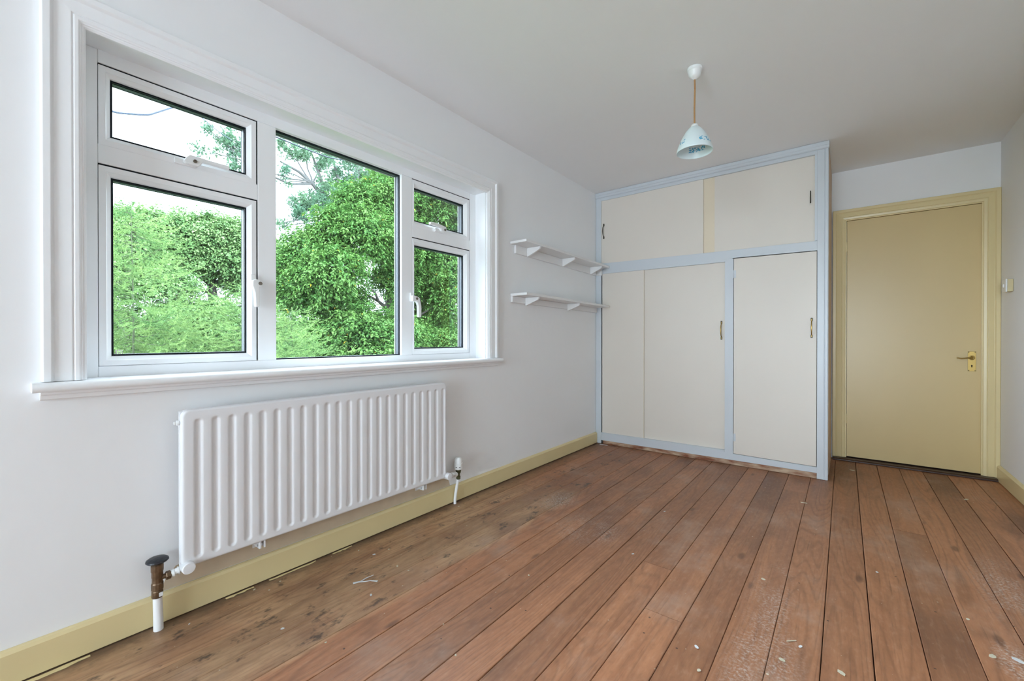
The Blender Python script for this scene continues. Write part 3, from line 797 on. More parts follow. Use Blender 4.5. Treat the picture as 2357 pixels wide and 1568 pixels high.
MB().box(0.965, 1.072, YW + 0.0194, YW + 0.0202, 1.72, 2.365).build('unpainted_strip', M['ivory_old'], d)
MB().prism([(1.7195, 2.010), (1.7275, 2.010), (1.7265, 2.10), (1.7205, 2.10)], 1, YW + 0.006, YW + 0.020).build('handle', M['dark_brass'], d, bevel=0.002)
MB().box(1.7165, 1.7305, YW + 0.0185, YW + 0.0205, 1.995, 2.118).build('handle_plate', M['ivory'], d)
d = wdoor([(0.0645, 0.100), (0.4765, 0.100), (0.4765, 1.66), (0.0645, 1.66)], YW + 0.011, YW + 0.017, 'lower sliding door beside the window wall')
MB().box(0.4765, 0.4780, YW + 0.0105, YW + 0.0175, 0.105, 1.655).build('edge_lipping', M['ivory_old'], d)
d = wdoor([(0.43, 0.100), (1.152, 0.100), (1.152, 1.66), (0.43, 1.66)], YW + 0.022, YW + 0.028, 'lower sliding door with brass handle')
pull(1.1255, 1.014, 1.159, YW + 0.022, d, M['brass'])
d = wdoor([(1.2205, 0.0945), (1.7625, 0.088), (1.7625, 1.652), (1.2205, 1.660)], YW + 0.0015, YW + 0.020, 'hinged tall door with brass handle beside the doorway')
pull(1.7330, 1.0265, 1.166, YW + 0.0015, d, M['brass'])
for hz in (1.535, 0.225):
    hg = MB(); hg.box(1.202, 1.2165, YW - 0.002, YW + 0.001, hz - 0.03, hz + 0.03); hg.box(1.221, 1.235, YW - 0.001, YW + 0.002, hz - 0.03, hz + 0.03)
    hg.tube([(1.2185, YW - 0.002, hz - 0.032), (1.2185, YW - 0.002, hz + 0.032)], 0.003, 8)
    hg.build('hinge', M['pale'], war)
for (hx, yy, z0, z1) in ((0.0815, YW + 0.010, 1.987, 2.126), (1.1255, YW + 0.022, 1.014, 1.159), (1.7330, YW + 0.0015, 1.0265, 1.166)):
    MB().box(hx - 0.006, hx + 0.006, yy - 0.006, yy, z0 - 0.004, z0 + 0.020).build('handle_foot', M['dark_brass'], war, bevel=0.002)
    MB().box(hx - 0.006, hx + 0.006, yy - 0.006, yy, z1 - 0.020, z1 + 0.004).build('handle_foot', M['dark_brass'], war, bevel=0.002)

# ------------------------------------------------------------------ room door
door = tag(empty('door_1'), 'flush cream-yellow painted room door with brass lever handle', kind='structure')
leaf = MB().box(1.9345, 2.7185, YD + 0.004, YD + 0.042, 0.0275, 2.006).build('door_leaf', M['door'], door, bevel=0.0015)
frm = MB()
frm.box(1.900, 1.9325, YD + 0.001, YD + 0.058, 0.002, 2.040); frm.box(2.7205, 2.760, YD + 0.001, YD + 0.058, 0.002, 2.040); frm.box(1.9325, 2.7205, YD + 0.001, YD + 0.058, 2.0085, 2.040)
frm.build('door_lining', M['cream'], door)
dp = [(0, YD + 0.004), (0, YD - 0.020), (0.003, YD - 0.024), (0.022, YD - 0.024), (0.026, YD - 0.019), (0.030, YD - 0.015), (0.060, YD - 0.019), (0.0635, YD - 0.014), (0.067, YD - 0.016), (0.083, YD - 0.013), (0.086, YD - 0.008), (0.093, YD - 0.008), (0.093, YD + 0.004)]
arc = MB().sweep_rect(dp, 1.8385, 2.8005, 0.020, 2.101, map_xz, closed=False).build('door_architrave', M['cream'], door, bevel=0.001)
pl = MB().box(2.6405, 2.6825, YD + 0.0015, YD + 0.004, 0.776, 0.9235).build('handle_plate', M['brass'], door, bevel=0.001)
lv = MB()
lv.lathe([(0.0, -0.020), (0.009, -0.020), (0.0105, -0.016), (0.0105, -0.006), (0.0165, -0.004), (0.0170, 0.0)], (2.6610, YD + 0.0015, 0.8765), 'Y', 20)
lv.tube([(2.661, YD - 0.012, 0.8770), (2.655, YD - 0.030, 0.8775), (2.640, YD - 0.040, 0.8765), (2.622, YD - 0.043, 0.8735), (2.605, YD - 0.044, 0.8712), (2.592, YD - 0.044, 0.8715), (2.583, YD - 0.044, 0.8752), (2.577, YD - 0.044, 0.8768)], [0.0085, 0.0075, 0.0055, 0.0048, 0.0048, 0.0048, 0.0046, 0.004], 12)
lv.build('lever', M['brass'], pl)
kh = MB()
kh.lathe([(0.0, -0.0006), (0.0048, -0.0006), (0.0048, 0.001)], (2.6610, YD + 0.0015, 0.8195), 'Y', 14)
kh.prism([(2.6588, 0.8180), (2.6632, 0.8180), (2.6645, 0.8065), (2.6575, 0.8065)], 1, YD + 0.0009, YD + 0.002)
kh.build('keyhole', M['dark'], pl)
for sx, sz in ((2.6455, 0.9180), (2.6775, 0.9180), (2.6455, 0.7815), (2.6775, 0.7815)):
    MB().lathe([(0.0, -0.0012), (0.0030, -0.0008), (0.0034, 0.0008)], (sx, YD + 0.0015, sz), 'Y', 10).build('screw', M['dark_brass'], pl)
MB().lathe([(0.0, -0.0015), (0.004, -0.0015), (0.004, 0.001)], (2.7235, YD - 0.0085, 0.876), 'Y', 10).build('latch_keep', M['dark_brass'], door)
for hz in (1.79, 0.345):
    MB().tube([(1.9335, YD + 0.0005, hz - 0.04), (1.9335, YD + 0.0005, hz + 0.04)], 0.0038, 10).build('hinge', M['cream'], door)
thr = MB().prism([(YD - 0.072, 0.001), (YD - 0.072, 0.010), (YD - 0.058, 0.018), (YD + 0.05, 0.020), (YD + 0.05, 0.001)], 0, 1.8405, 2.797).build('trim_4', M['threshold'], bevel=0.002)
tag(thr, 'dark brown wooden threshold strip under the cream door', kind='structure')

# light switch on the side wall
sw = tag(empty('light_switch'), 'small surface-mounted light switch on the wall beside the door', 'light switch')
MB().box(XR - 0.028, XR - 0.001, 4.262, 4.345, 1.331, 1.414).build('back_box', M['cream_plastic'], sw, bevel=0.003)
MB().box(XR - 0.036, XR - 0.028, 4.260, 4.347, 1.329, 1.416).build('face_plate', M['plug'], sw, bevel=0.003)
MB().box(XR - 0.041, XR - 0.036, 4.298, 4.309, 1.362, 1.383).build('rocker', M['plug'], sw, bevel=0.001)

# ------------------------------------------------------------------ pendant lamp
lamp = tag(empty('pendant_lamp'), 'pendant lamp with bell-shaped opal glass shade and blue flowers', 'lamp')
LX, LY = 1.307, 2.349
MB().lathe([(0.0, 0.0), (0.036, 0.0), (0.037, -0.004), (0.037, -0.014), (0.034, -0.017), (0.032, -0.020), (0.029, -0.040), (0.022, -0.050), (0.012, -0.056), (0.006, -0.060), (0.0, -0.060)], (LX, LY, H - 0.0005), 'Z', 32).build('ceiling_rose', M['plug'], lamp)
MB().tube([(LX, LY, H - 0.056), (LX + 0.0015, LY, 2.32), (LX - 0.001, LY, 2.22), (LX, LY, 2.120)], 0.0042, 10).build('cord', M['cord'], lamp)
MB().lathe([(0.0, 0.012), (0.006, 0.012), (0.012, 0.010), (0.0175, 0.004), (0.0175, -0.002), (0.014, -0.02), (0.014, -0.06), (0.0, -0.062)], (LX, LY, 2.128), 'Z', 24).build('lamp_holder', M['plug'], lamp)
outer = [(0.012, 0.134), (0.020, 0.130), (0.032, 0.120), (0.044, 0.105), (0.056, 0.086), (0.067, 0.064), (0.0765, 0.042), (0.083, 0.024), (0.0875, 0.008), (0.0885, 0.0)]
inner = [(r - 0.0028, z) for r, z in reversed(outer)]
so = MB().lathe(outer + [(0.0873, -0.0012)] + inner, (0, 0, 0), 'Z', 56, close=False).build('lamp_shade', M['shade'], lamp, angle=70)
so.location = (LX, LY, 1.993)

# ------------------------------------------------------------------ bits lying on the floor
flk = [(0.383,0.678,0.018),(0.051,0.714,0.014),(0.072,0.805,0.012),(0.096,0.485,0.011),(0.102,0.750,0.011),(0.097,1.155,0.015),(0.187,1.179,0.021),(0.359,1.182,0.018),(0.427,1.190,0.013),(0.456,0.983,0.021),(0.200,1.252,0.012),(0.951,0.964,0.012),(1.144,1.936,0.017),(0.864,1.485,0.013),(0.087,1.836,0.017),(1.548,1.481,0.022),(1.582,1.380,0.018),(1.777,1.587,0.023),(1.818,1.693,0.020),(1.925,1.636,0.027),(2.305,2.020,0.033),(2.364,2.043,0.038),(2.531,3.893,0.050),(1.971,4.212,0.045),(1.095,2.528,0.017),(1.661,2.072,0.021),(2.283,2.232,0.018),(2.042,2.440,0.013),(0.568,0.736,0.011)]
M['flake'] = paint('dried_cream_paint', (0.60, 0.55, 0.42), 0.6, 0.1, 40)
M['flake2'] = paint('dried_white_paint', (0.66, 0.67, 0.68), 0.6, 0.1, 40)
for k, (x, y, s) in enumerate(flk):
    n = R.randint(6, 8); a0 = R.random() * 6.28; st = R.uniform(1.2, 2.2)
    pol = []
    for i in range(n):
        a = a0 + i * 2 * math.pi / n; r = s * 0.5 * R.uniform(0.6, 1.0)
        u, w = r * math.cos(a) / st, r * math.sin(a)
        th_ = 0.9 if k % 2 else -0.5
        pol.append((x + u * math.cos(th_) - w * math.sin(th_), y + u * math.sin(th_) + w * math.cos(th_)))
    o = MB().prism(pol, 2, 0.0006, 0.0020).build('paint_flake', M['flake' if k % 3 else 'flake2'])
    lab = ('pale paint flake stuck to the boards in front of the door' if x > 2.4 and y > 3 else
           'pale paint flake stuck to the boards by the wardrobe side' if y > 3 else
           'small pale paint flake on the bare boards in front of the radiator' if x < 0.6 else
           'small pale paint flake on the middle floorboards' if x < 1.3 else
           'pale paint flake on the reddish boards nearest the camera')
    tag(o, lab, 'paint flake', 'dried paint flakes on the floor')
sm = MB()
sm.tube([(0.325, 0.985, 0.002), (0.335, 1.005, 0.003), (0.350, 1.020, 0.003), (0.365, 1.040, 0.003), (0.392, 1.058, 0.002)], [0.007, 0.005, 0.004, 0.003, 0.006], 6)
sm.tube([(0.338, 1.008, 0.003), (0.334, 1.040, 0.003), (0.338, 1.075, 0.002)], [0.003, 0.003, 0.002], 6)
for i, (x, y, z) in enumerate(sm.v): sm.v[i] = (x, y, max(0.0008, 0.0012 + (z - 0.0025) * 0.4))
tag(sm.build('paint_smear', M['flake2']), 'forked white paint smear on the boards in front of the radiator', 'paint smear')
sp = MB().box(-0.017, 0.017, -0.0015, 0.0015, 0.0008, 0.004).build('wood_splinter', M['flake']); sp.location = (1.729, 3.190, 0); sp.rotation_euler.z = 0.1
tag(sp, 'thin wood splinter lying in front of the tall wardrobe door', 'splinter')
sp = MB().box(-0.017, 0.017, -0.0012, 0.0012, 0.0008, 0.003).build('wood_splinter', M['flake']); sp.location = (1.792, 1.705, 0); sp.rotation_euler.z = 0.75
tag(sp, 'thin pale wood splinter on the bare boards nearest the camera', 'splinter')
sp = MB().box(0.065, 0.145, YW - 0.045, YW - 0.036, 0.0008, 0.004).build('wood_strip', M['flake2'])
tag(sp, 'short white strip of wood at the foot of the wardrobe corner', 'wood strip')
# dribbles of cream paint along the foot of the skirting
for (x0, x1, y0, y1, lab) in ((0.026, 0.040, 0.02, 0.24, 'long cream paint dribble at the skirting foot nearest the camera'), (0.026, 0.036, 0.62, 0.72, 'short cream paint dribble at the skirting foot under the radiator bracket'), (0.026, 0.038, 0.78, 0.98, 'longer cream paint dribble at the skirting foot below the radiator middle'), (0.026, 0.034, 1.06, 1.16, 'cream paint dribble at the skirting foot nearest the far radiator end')):
    n = 9; pol = []
    for i in range(n): pol.append((x0 + R.uniform(-.002, .002), y0 + (y1 - y0) * i / (n - 1)))
    for i in range(n): pol.append((x1 * (0.9 if i in (0, n - 1) else 1) + R.uniform(-.004, .004), y1 - (y1 - y0) * i / (n - 1)))
    o = MB().prism(pol, 2, 0.0006, 0.0022).build('paint_flake', M['cream'])
    tag(o, lab, 'paint flake', 'cream paint dribbles by the skirting')

# ------------------------------------------------------------------ outside
mb = MB(); mb.box(-60, -T - 0.01, -40, 60, -3.1, -2.9)
tag(mb.build('ground', M['lawn']), 'lawn below the window', kind='structure')

def np_mesh(name, verts, faces, tint, mat, parent):
    me = bpy.data.meshes.new(name)
    nv, nf, k = len(verts), len(faces), faces.shape[1]
    me.vertices.add(nv); me.vertices.foreach_set('co', verts.astype(np.float32).ravel())
    me.loops.add(nf * k); me.loops.foreach_set('vertex_index', faces.astype(np.int32).ravel())
    me.polygons.add(nf); me.polygons.foreach_set('loop_start', np.arange(0, nf * k, k, dtype=np.int32))
    me.update(calc_edges=True)
    at = me.attributes.new('tint', 'FLOAT', 'POINT'); at.data.foreach_set('value', tint.astype(np.float32))
    me.materials.append(mat)
    o = bpy.data.objects.new(name, me); COL.objects.link(o); o.parent = parent
    return o

def unit(a): return a / np.maximum(np.linalg.norm(a, axis=-1, keepdims=True), 1e-9)

def leaves(P, D, Nn, L, wr, fold=0.18):
    """folded leaf of two triangles per point"""
    n = len(P)
    D = unit(D); S = unit(np.cross(D, Nn)); U = np.cross(S, D)
    L = L[:, None]
    v = np.empty((n, 4, 3))
    v[:, 0] = P; v[:, 1] = P + D * L * 0.48 + S * L * wr + U * L * fold
    v[:, 2] = P + D * L - U * L * 0.08; v[:, 3] = P + D * L * 0.48 - S * L * wr + U * L * fold
    b = np.arange(n)[:, None] * 4
    f = np.concatenate([b + [0, 1, 2], b + [0, 2, 3]], 0)
    return v.reshape(-1, 3), f

def leafy_crown(lobes, dens, per, size, wr, spray_len, rng, view):
    P, D, Nn, L, T_ = [], [], [], [], []
    for (x, y, z, r) in lobes:
        n = int(dens * (r / 0.5) ** 2)
        d = unit(rng.normal(size=(n, 3)) + np.array([0, 0, 0.35]) + view * 0.35)
        c = np.array([x, y, z]) + d * r * rng.uniform(0.55, 1.08, (n, 1)) * np.array([1, 1, 0.85])
        ax = unit(d * np.array([1, 1, 0.25]) + rng.normal(size=(n, 3)) * 0.45 - np.array([0, 0, 0.12]))
        stint = rng.uniform(0, 0.9, n)
        for k in range(per):
            t = (k + 0.5) / per
            side = unit(np.cross(ax, np.array([0, 0, 1.0]))) * (1 if k % 2 else -1)
            p = c + ax * spray_len * t - np.array([0, 0, 1]) * spray_len * 0.35 * t * t + rng.normal(size=(n, 3)) * spray_len * 0.10
            dr = ax * 0.6 + side * rng.uniform(0.3, 1.1, (n, 1)) + rng.normal(size=(n, 3)) * 0.3 - np.array([0, 0, 0.45])
            nn = np.array([0, 0, 1.0]) + d * 0.5 + rng.normal(size=(n, 3)) * 0.4
            P.append(p); D.append(dr); Nn.append(nn); L.append(size * rng.uniform(0.6, 1.2, n))
            tt = np.clip(stint + rng.normal(size=n) * 0.12, 0, 0.9); tt[rng.random(n) < 0.005] = 1.0
            T_.append(tt)
    P = np.concatenate(P); D = np.concatenate(D); Nn = np.concatenate(Nn); L = np.concatenate(L); T_ = np.concatenate(T_)
    return P, D, Nn, L, wr, T_

TOW = unit(np.array([0.75, -0.55, 0.0]))
# --- glossy broadleaf tree filling the middle and far panes
A = [(-6.00,5.62,4.14,0.47), (-6.00,5.04,3.84,0.41), (-6.50,6.72,4.76,0.69), (-6.30,7.46,4.47,0.78), (-6.00,8.02,4.43,0.57), (-6.00,4.51,3.19,0.41), (-5.60,4.93,3.08,0.56), (-6.00,5.90,3.15,0.58), (-6.20,4.09,2.76,0.35), (-6.30,3.88,2.33,0.33), (-5.50,4.14,2.27,0.48), (-5.80,4.09,1.95,0.41), (-6.30,3.92,1.80,0.37), (-6.20,4.76,1.82,0.36), (-6.00,5.94,2.35,0.43), (-5.20,4.52,1.16,0.49), (-5.00,5.10,1.09,0.55), (-5.60,4.19,1.12,0.36), (-4.80,4.72,0.60,0.48), (-5.50,6.10,3.12,0.48), (-5.60,6.83,2.65,0.61), (-5.20,7.07,1.93,0.56), (-6.30,7.10,1.89,0.54), (-4.60,6.35,0.83,0.41), (-5.50,6.28,0.82,0.58), (-5.20,4.26,0.52,0.47), (-6.00,8.10,3.31,0.52), (-7.0,6.6,3.9,0.8), (-7.0,7.4,2.9,0.8), (-6.8,7.6,1.2,0.7), (-5.6,8.6,2.6,0.7), (-5.4,5.6,0.3,0.6), (-6.6,9.2,4.2,0.8), (-6.0,5.2,0.2,0.7)]
treeA = tag(empty('broadleaf_tree'), 'bushy tree with glossy bright green leaves outside the middle pane', 'tree', 'trees outside the window')
rngA = np.random.default_rng(5)
P, D, Nn, L, wr, tt = leafy_crown(A, 430, 19, 0.072, 0.23, 0.30, rngA, TOW)
v, f = leaves(P, D, Nn, L, wr)
tag(np_mesh('foliage', v, f, np.repeat(tt, 4), M['leafA'], treeA), kind='stuff')
br = MB()
def limb(mb, a, b, r0, r1, sag=0.12, n=6):
    a, b = Vector(a), Vector(b); pts = []
    for i in range(n):
        t = i / (n - 1); p = a.lerp(b, t)
        p += Vector((R.uniform(-1, 1), R.uniform(-1, 1), R.uniform(-0.5, 0.5))) * 0.05 * (b - a).length * (1 if 0 < i < n - 1 else 0)
        p.z += sag * math.sin(math.pi * t) * (b - a).length * 0.5
        pts.append(p)
    mb.tube(pts, [r0 + (r1 - r0) * i / (n - 1) for i in range(n)], 7)
br.tube([(-6.1, 6.0, -2.95), (-6.1, 5.95, -1.0), (-6.05, 5.85, 0.9), (-6.1, 5.8, 2.0), (-6.2, 6.1, 3.4), (-6.3, 6.5, 4.6)], [0.16, 0.13, 0.11, 0.09, 0.06, 0.02], 10)
for (x, y, z, r) in A[:27]:
    limb(br, (-6.08, 5.85, max(-1.5, min(z - 0.7, 4.0))), (x, y, z), 0.035, 0.008)
br.build('trunk', M['bark'], treeA)
# the single leaves that show largest: nearest sprays, one object each
order = np.argsort(((P - np.array([1.94, 0, 1.0])) ** 2).sum(1))
lm = bpy.data.meshes.new('leaf')
lm.from_pydata([(0, 0, 0), (0.2, 0.3, 0.05), (0.16, 0.65, 0.04), (0, 1, -0.06), (-0.16, 0.65, 0.04), (-0.2, 0.3, 0.05), (0, 0.5, 0)], [], [(0, 1, 6), (1, 2, 6), (2, 3, 6), (3, 4, 6), (4, 5, 6), (5, 0, 6)])
at = lm.attributes.new('tint', 'FLOAT', 'POINT'); at.data.foreach_set('value', [0.7] * 7)
lm.materials.append(M['leafA'])
inview = [i for i in order if P[i][2] > 0.4 and P[i][2] < 4.2][:1200:4]
for i in inview[:300]:
    d = Vector(D[i]).normalized(); s = d.cross(Vector(Nn[i])).normalized(); u = s.cross(d)
    o = bpy.data.objects.new('leaf', lm); COL.objects.link(o); o.parent = treeA
    l = L[i] * 1.25
    mt = Matrix((s * l, d * l, u * l)).transposed().to_4x4(); mt.translation = Vector(P[i]) + Vector((0.03, -0.02, 0.02))
    o.matrix_world = mt

# --- paler broadleaf tree further back
B = [(-14.0, 2.85, 4.05, 0.68), (-14.0, 3.43, 4.15, 0.64), (-14.0, 4.16, 4.15, 0.73), (-14.0, 4.85, 4.3, 0.69), (-14.0, 5.59, 4.28, 0.72), (-14.0, 6.26, 3.82, 0.75), (-14.0, 5.21, 3.7, 0.78), (-14.0, 4.27, 3.68, 0.6), (-14.0, 5.85, 2.92, 0.51), (-14.0, 3.13, 3.62, 0.75), (-13.0, 3.5, 2.57, 0.49), (-14.0, 7.13, 2.65, 0.71), (-14.0, 6.98, 3.67, 0.62), (-13.0, 4.53, 1.75, 0.52), (-13.0, 3.69, 1.65, 0.49), (-15.0, 7.74, 3.71, 0.67), (-14.5, 2.0, 3.8, 0.8), (-14.5, 1.3, 3.45, 0.8), (-14, 2.4, 2.65, 0.7), (-14, 4.0, 0.75, 0.9), (-14, 5.6, 0.95, 0.8), (-14, 7.4, 0.95, 0.9), (-14, 2.6, 1.05, 0.9), (-14, 9.0, 0.85, 0.9), (-14, 8.6, 2.75, 0.7)]
treeB = tag(empty('broadleaf_tree'), 'rounded pale green tree standing behind the larch', 'tree', 'trees outside the window')
P2, D2, N2, L2, wr2, tt2 = leafy_crown(B, 330, 17, 0.092, 0.30, 0.40, np.random.default_rng(6), TOW)
v, f = leaves(P2, D2, N2, L2, wr2)
tag(np_mesh('foliage', v, f, np.repeat(tt2, 4), M['leafB'], treeB), kind='stuff')
br = MB(); br.tube([(-14.3, 5.0, -2.95), (-14.3, 5.0, 0.5), (-14.2, 4.9, 2.4), (-14.2, 4.7, 4.2)], [0.24, 0.2, 0.14, 0.05], 10)
for (x, y, z, r) in B[:19]: limb(br, (-14.25, 4.95, min(z - 1.0, 3.0)), (x, y, z), 0.05, 0.012)
br.build('trunk', M['bark'], treeB)

# --- larches with feathery branches
def larch(label, base, top, spread, nb, seed, zlo):
    rng = np.random.default_rng(seed)
    root = tag(empty('larch_tree'), label, 'tree', 'trees outside the window')
    bx, by = base; h = top
    trunk = MB(); wood = MB()
    trunk.tube([(bx, by, -2.95), (bx + 0.02, by, -0.5), (bx, by + 0.02, (h - 0.5) * 0.6), (bx + 0.01, by, h)], [0.05, 0.018, 0.009, 0.003], 8)
    P, D, T_ = [], [], []
    for i in range(nb):
        z = zlo + (h - zlo) * (i + rng.random()) / nb
        az = rng.uniform(0, 2 * math.pi)
        ln = (0.16 + (h - z) * spread) * rng.uniform(0.75, 1.15); ln = min(ln, 1.45)
        dirv = np.array([math.cos(az), math.sin(az), 0.0])
        tilt = rng.uniform(-0.25, 0.45); m = max(6, int(ln / 0.05)); pts = []
        for k in range(m + 1):
            t = k / m
            pts.append(np.array([bx, by, z]) + dirv * ln * t + np.array([0, 0, ln * (-0.16 * math.sin(math.pi * t * 0.9) + 0.30 * t ** 2.2 + tilt * t)]))
        pts = np.array(pts)
        wood.tube([tuple(q) for q in pts[::3]], [0.0045 * (1 - 0.8 * k / max(1, len(pts[::3]) - 1)) for k in range(len(pts[::3]))], 4, cap=False)
        tb = rng.uniform(0.15, 0.9)
        # tufts along the branch itself and along its hanging twigs
        for k in range(1, m + 1):
            t = k / m
            P.append(pts[k][None]); D.append(dirv[None]); T_.append([tb])
            for sgn in ((-1, 1) if k % 2 else (1 - 2 * (k // 2 % 2),)):
                tl = 1.45 * (0.12 + 0.26 * math.sin(math.pi * min(1, t * 0.9 + 0.1))) * rng.uniform(0.4, 1.4) * (0.6 + 0.4 * ln)
                sd = np.array([-dirv[1], dirv[0], 0]) * sgn
                dv = unit(dirv * rng.uniform(0.5, 1.0) + sd * rng.uniform(0.6, 1.1) + np.array([0, 0, rng.uniform(-0.7, 0.35)]))
                q = max(4, int(tl / 0.0125)); s = (np.arange(q) + 1)[:, None] / q
                tp = pts[k] + dv * tl * s + np.array([0, 0, 1]) * tl * (-0.50 * s + 0.62 * s * s)
                P.append(tp); D.append(np.repeat(dv[None], q, 0)); T_.append(np.clip(tb - 0.15 + 0.45 * s[:, 0] + rng.normal(size=q) * 0.12, 0, 0.93))
    P = np.concatenate(P); D = np.concatenate(D); T_ = np.concatenate([np.asarray(t) for t in T_])
    nn = 6
    Pn = np.repeat(P, nn, 0); Dn = np.repeat(D, nn, 0)
    d = unit(Dn * 0.9 + unit(rng.normal(size=Pn.shape)) + np.array([0, 0, 0.15]))
    ln = rng.uniform(0.010, 0.024, len(Pn))[:, None]
    s = unit(np.cross(d, rng.normal(size=Pn.shape))) * 0.0025
    v = np.stack([Pn - s, Pn + s, Pn + d * ln], 1).reshape(-1, 3)
    f = np.arange(len(v)).reshape(-1, 3)
    tag(np_mesh('needles', v, f, np.repeat(np.repeat(T_, nn), 3), M['larch'], root), kind='stuff')
    trunk.build('trunk', M['larch_bark'], root)
    wood.build('branches', M['larch_bark'], root)
    return root
larch('tall feathery larch with a pale thin trunk nearest the camera', (-4.3, 1.12), 2.50, 0.42, 120, 21, -0.3)
larch('shorter larch beyond the tall one, tips showing above the sill', (-4.0, 2.18), 1.62, 0.62, 80, 22, -0.5)
larch('low larch whose upright tips show in the middle pane', (-4.3, 2.85), 1.42, 0.62, 70, 23, -0.5)

# --- Scots pine behind
pine = tag(empty('pine_tree'), 'tall open pine with bare grey limbs behind the leafy trees', 'tree', 'trees outside the window')
PC = [(-17.00,8.39,9.19,0.41), (-17.00,9.23,9.39,0.54), (-17.00,10.12,9.10,0.60), (-17.00,11.09,8.90,0.58), (-17.00,10.44,8.09,0.61), (-17.00,9.91,7.35,0.50), (-17.00,9.22,7.18,0.42), (-17.00,8.94,6.72,0.48), (-17.00,9.61,6.89,0.43), (-17.00,11.54,8.19,0.63), (-17.00,12.26,9.04,0.65), (-17.00,10.87,7.39,0.72), (-17.00,8.30,8.14,0.26), (-17.00,9.22,6.41,0.35), (-17.00,8.38,5.85,0.26), (-17.00,5.63,8.87,0.20), (-17.00,5.98,8.76,0.27), (-17.00,6.35,8.64,0.32), (-17.00,6.72,8.43,0.38), (-17.00,6.57,7.78,0.28), (-17.00,5.49,8.01,0.12), (-17.00,5.91,8.15,0.14), (-17.00,5.22,8.07,0.12), (-17.00,6.20,9.09,0.15), (-17.00,7.44,7.79,0.54), (-17.00,12.75,9.84,0.66), (-17.00,8.48,7.73,0.15), (-17.00,13.01,8.59,0.67), (-17.00,8.84,4.62,0.38), (-17.00,8.29,4.91,0.28), (-17.4,11.8,10.2,0.8), (-16.6,12.0,7.3,0.7), (-17.2,10.6,10.2,0.7), (-16.8,13.6,7.6,0.8)]
rp = np.random.default_rng(9)
P, T_ = [], []
for (x, y, z, r) in PC:
    r *= 1.28
    n = int(230 * (r / 0.5) ** 2) + 8
    k = max(2, int(9 * (r / 0.5) ** 2))
    cs = np.array([x, y, z]) + unit(rp.normal(size=(k, 3))) * r * rp.uniform(0.2, 0.95, (k, 1)) * np.array([1.2, 1, 0.8])
    P.append(cs[rp.integers(0, k, n)] + rp.normal(size=(n, 3)) * 0.105); T_.append(np.clip(rp.uniform(0, 0.9) + rp.normal(size=n) * 0.15, 0, 0.93))
P = np.concatenate(P); T_ = np.concatenate(T_); nn = 12
Pn = np.repeat(P, nn, 0); d = unit(rp.normal(size=Pn.shape) + np.array([0, 0, 0.5])); ln = rp.uniform(0.06, 0.12, len(Pn))[:, None]
s = unit(np.cross(d, rp.normal(size=Pn.shape))) * 0.0120
v = np.stack([Pn - s, Pn + s, Pn + d * ln], 1).reshape(-1, 3)
tag(np_mesh('needles', v, np.arange(len(v)).reshape(-1, 3), np.repeat(np.repeat(T_, nn), 3), M['pine'], pine), kind='stuff')
M['pine_bark'] = paint('pine_bark', (0.034, 0.034, 0.033), 0.9, 0.3, 8)
br = MB()
br.tube([(-17.1, 11.75, -2.95), (-17.1, 11.65, 2.7), (-17.0, 11.31, 5.6), (-17.0, 11.4, 7.6), (-17.0, 11.9, 9.4), (-17.0, 12.7, 10.9)], [0.34, 0.28, 0.24, 0.18, 0.13, 0.05], 10)
br.tube([(-17.0, 11.35, 5.4), (-17.0, 10.85, 6.5), (-17.0, 10.30, 7.35), (-17.0, 9.6, 8.0), (-17.0, 9.0, 8.35), (-17.0, 8.2, 8.55)], [0.15, 0.13, 0.11, 0.085, 0.06, 0.03], 8)
br.tube([(-17.0, 10.30, 7.35), (-17.0, 10.0, 8.3), (-17.0, 9.75, 8.9), (-17.0, 9.5, 9.5)], [0.09, 0.07, 0.055, 0.03], 8)
br.tube([(-17.0, 11.4, 7.6), (-17.0, 10.9, 8.4), (-17.0, 10.6, 9.3)], [0.1, 0.08, 0.04], 8)
br.tube([(-17.0, 9.6, 8.0), (-17.0, 8.6, 7.7), (-17.0, 7.4, 7.9), (-17.0, 6.6, 8.3), (-17.0, 5.8, 8.8)], [0.06, 0.045, 0.035, 0.025, 0.012], 6)
br.tube([(-17.0, 10.85, 6.5), (-17.0, 9.9, 6.5), (-17.0, 9.2, 6.35), (-17.0, 8.2, 5.9)], [0.06, 0.045, 0.035, 0.015], 6)
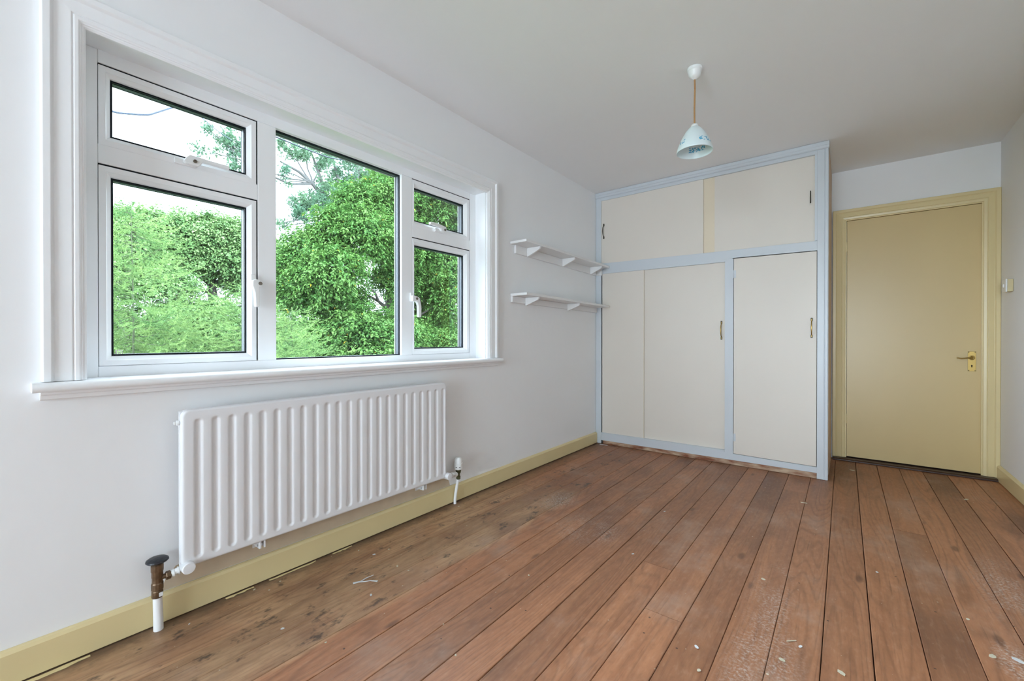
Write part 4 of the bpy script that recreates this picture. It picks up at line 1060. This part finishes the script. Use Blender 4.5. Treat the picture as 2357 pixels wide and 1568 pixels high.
for i, (x, y, z, r) in enumerate(PC):
    if i in (15, 16, 17, 18, 19, 20, 21, 22, 23): limb(br, (-17, 7.4, 7.9), (x, y, z), 0.02, 0.008, 0.1)
    elif i in (6, 7, 8, 13): limb(br, (-17, 10.3, 7.35), (x, y, z), 0.04, 0.012, -0.1)
    elif i in (0, 1, 2, 12, 24, 26): limb(br, (-17, 9.6, 8.0), (x, y, z), 0.04, 0.012, 0.1)
    elif i in (14, 28, 29): limb(br, (-17, 9.9, 6.5), (x, y, z), 0.03, 0.01, -0.1)
br.build('trunk', M['pine_bark'], pine)

# --- cables strung outside
def cable(label, pts, r):
    P_ = [Vector(p) for p in pts]; out = []
    for i in range(len(P_) - 1):
        a, b, c, d = P_[max(0, i - 1)], P_[i], P_[i + 1], P_[min(len(P_) - 1, i + 2)]
        for k in range(5):
            t = k / 5
            out.append(0.5 * ((2 * b) + (c - a) * t + (2 * a - 5 * b + 4 * c - d) * t * t + (3 * b - a - 3 * c + d) * t ** 3))
    pts = out + [P_[-1]]
    tag(MB().tube(pts, r, 6).build('overhead_cable', M['cable']), label, 'cable', 'cables strung outside')
cable('thick sagging cable against the sky in the small top pane', [(-0.262, -0.9, 2.75), (-1.2, -0.2, 2.62), (-2.0, 0.40, 2.57), (-2.0, 0.61, 2.565), (-2.0, 0.70, 2.585), (-2.0, 0.80, 2.62), (-2.0, 0.86, 2.665), (-2.0, 0.98, 2.76), (-2.0, 1.25, 2.95)], 0.0075)
cable('thin wire crossing the pine tips in the small top pane', [(-2.0, 1.02, 2.84), (-2.0, 1.10, 2.75), (-2.0, 1.17, 2.705), (-2.0, 1.23, 2.67), (-2.0, 1.33, 2.63)], 0.003)
cable('dark cable running under the head of the middle pane', [(-0.262, -0.5, 2.5), (-0.6, 0.3, 2.36), (-0.9, 1.0, 2.30), (-0.9, 1.21, 2.29), (-0.9, 1.35, 2.282), (-0.9, 1.50, 2.277), (-0.9, 1.57, 2.28), (-0.9, 1.70, 2.302), (-0.9, 1.85, 2.31), (-0.9, 2.14, 2.30), (-0.9, 2.6, 2.29), (-0.6, 3.2, 2.35), (-0.262, 3.7, 2.5)], 0.0042)
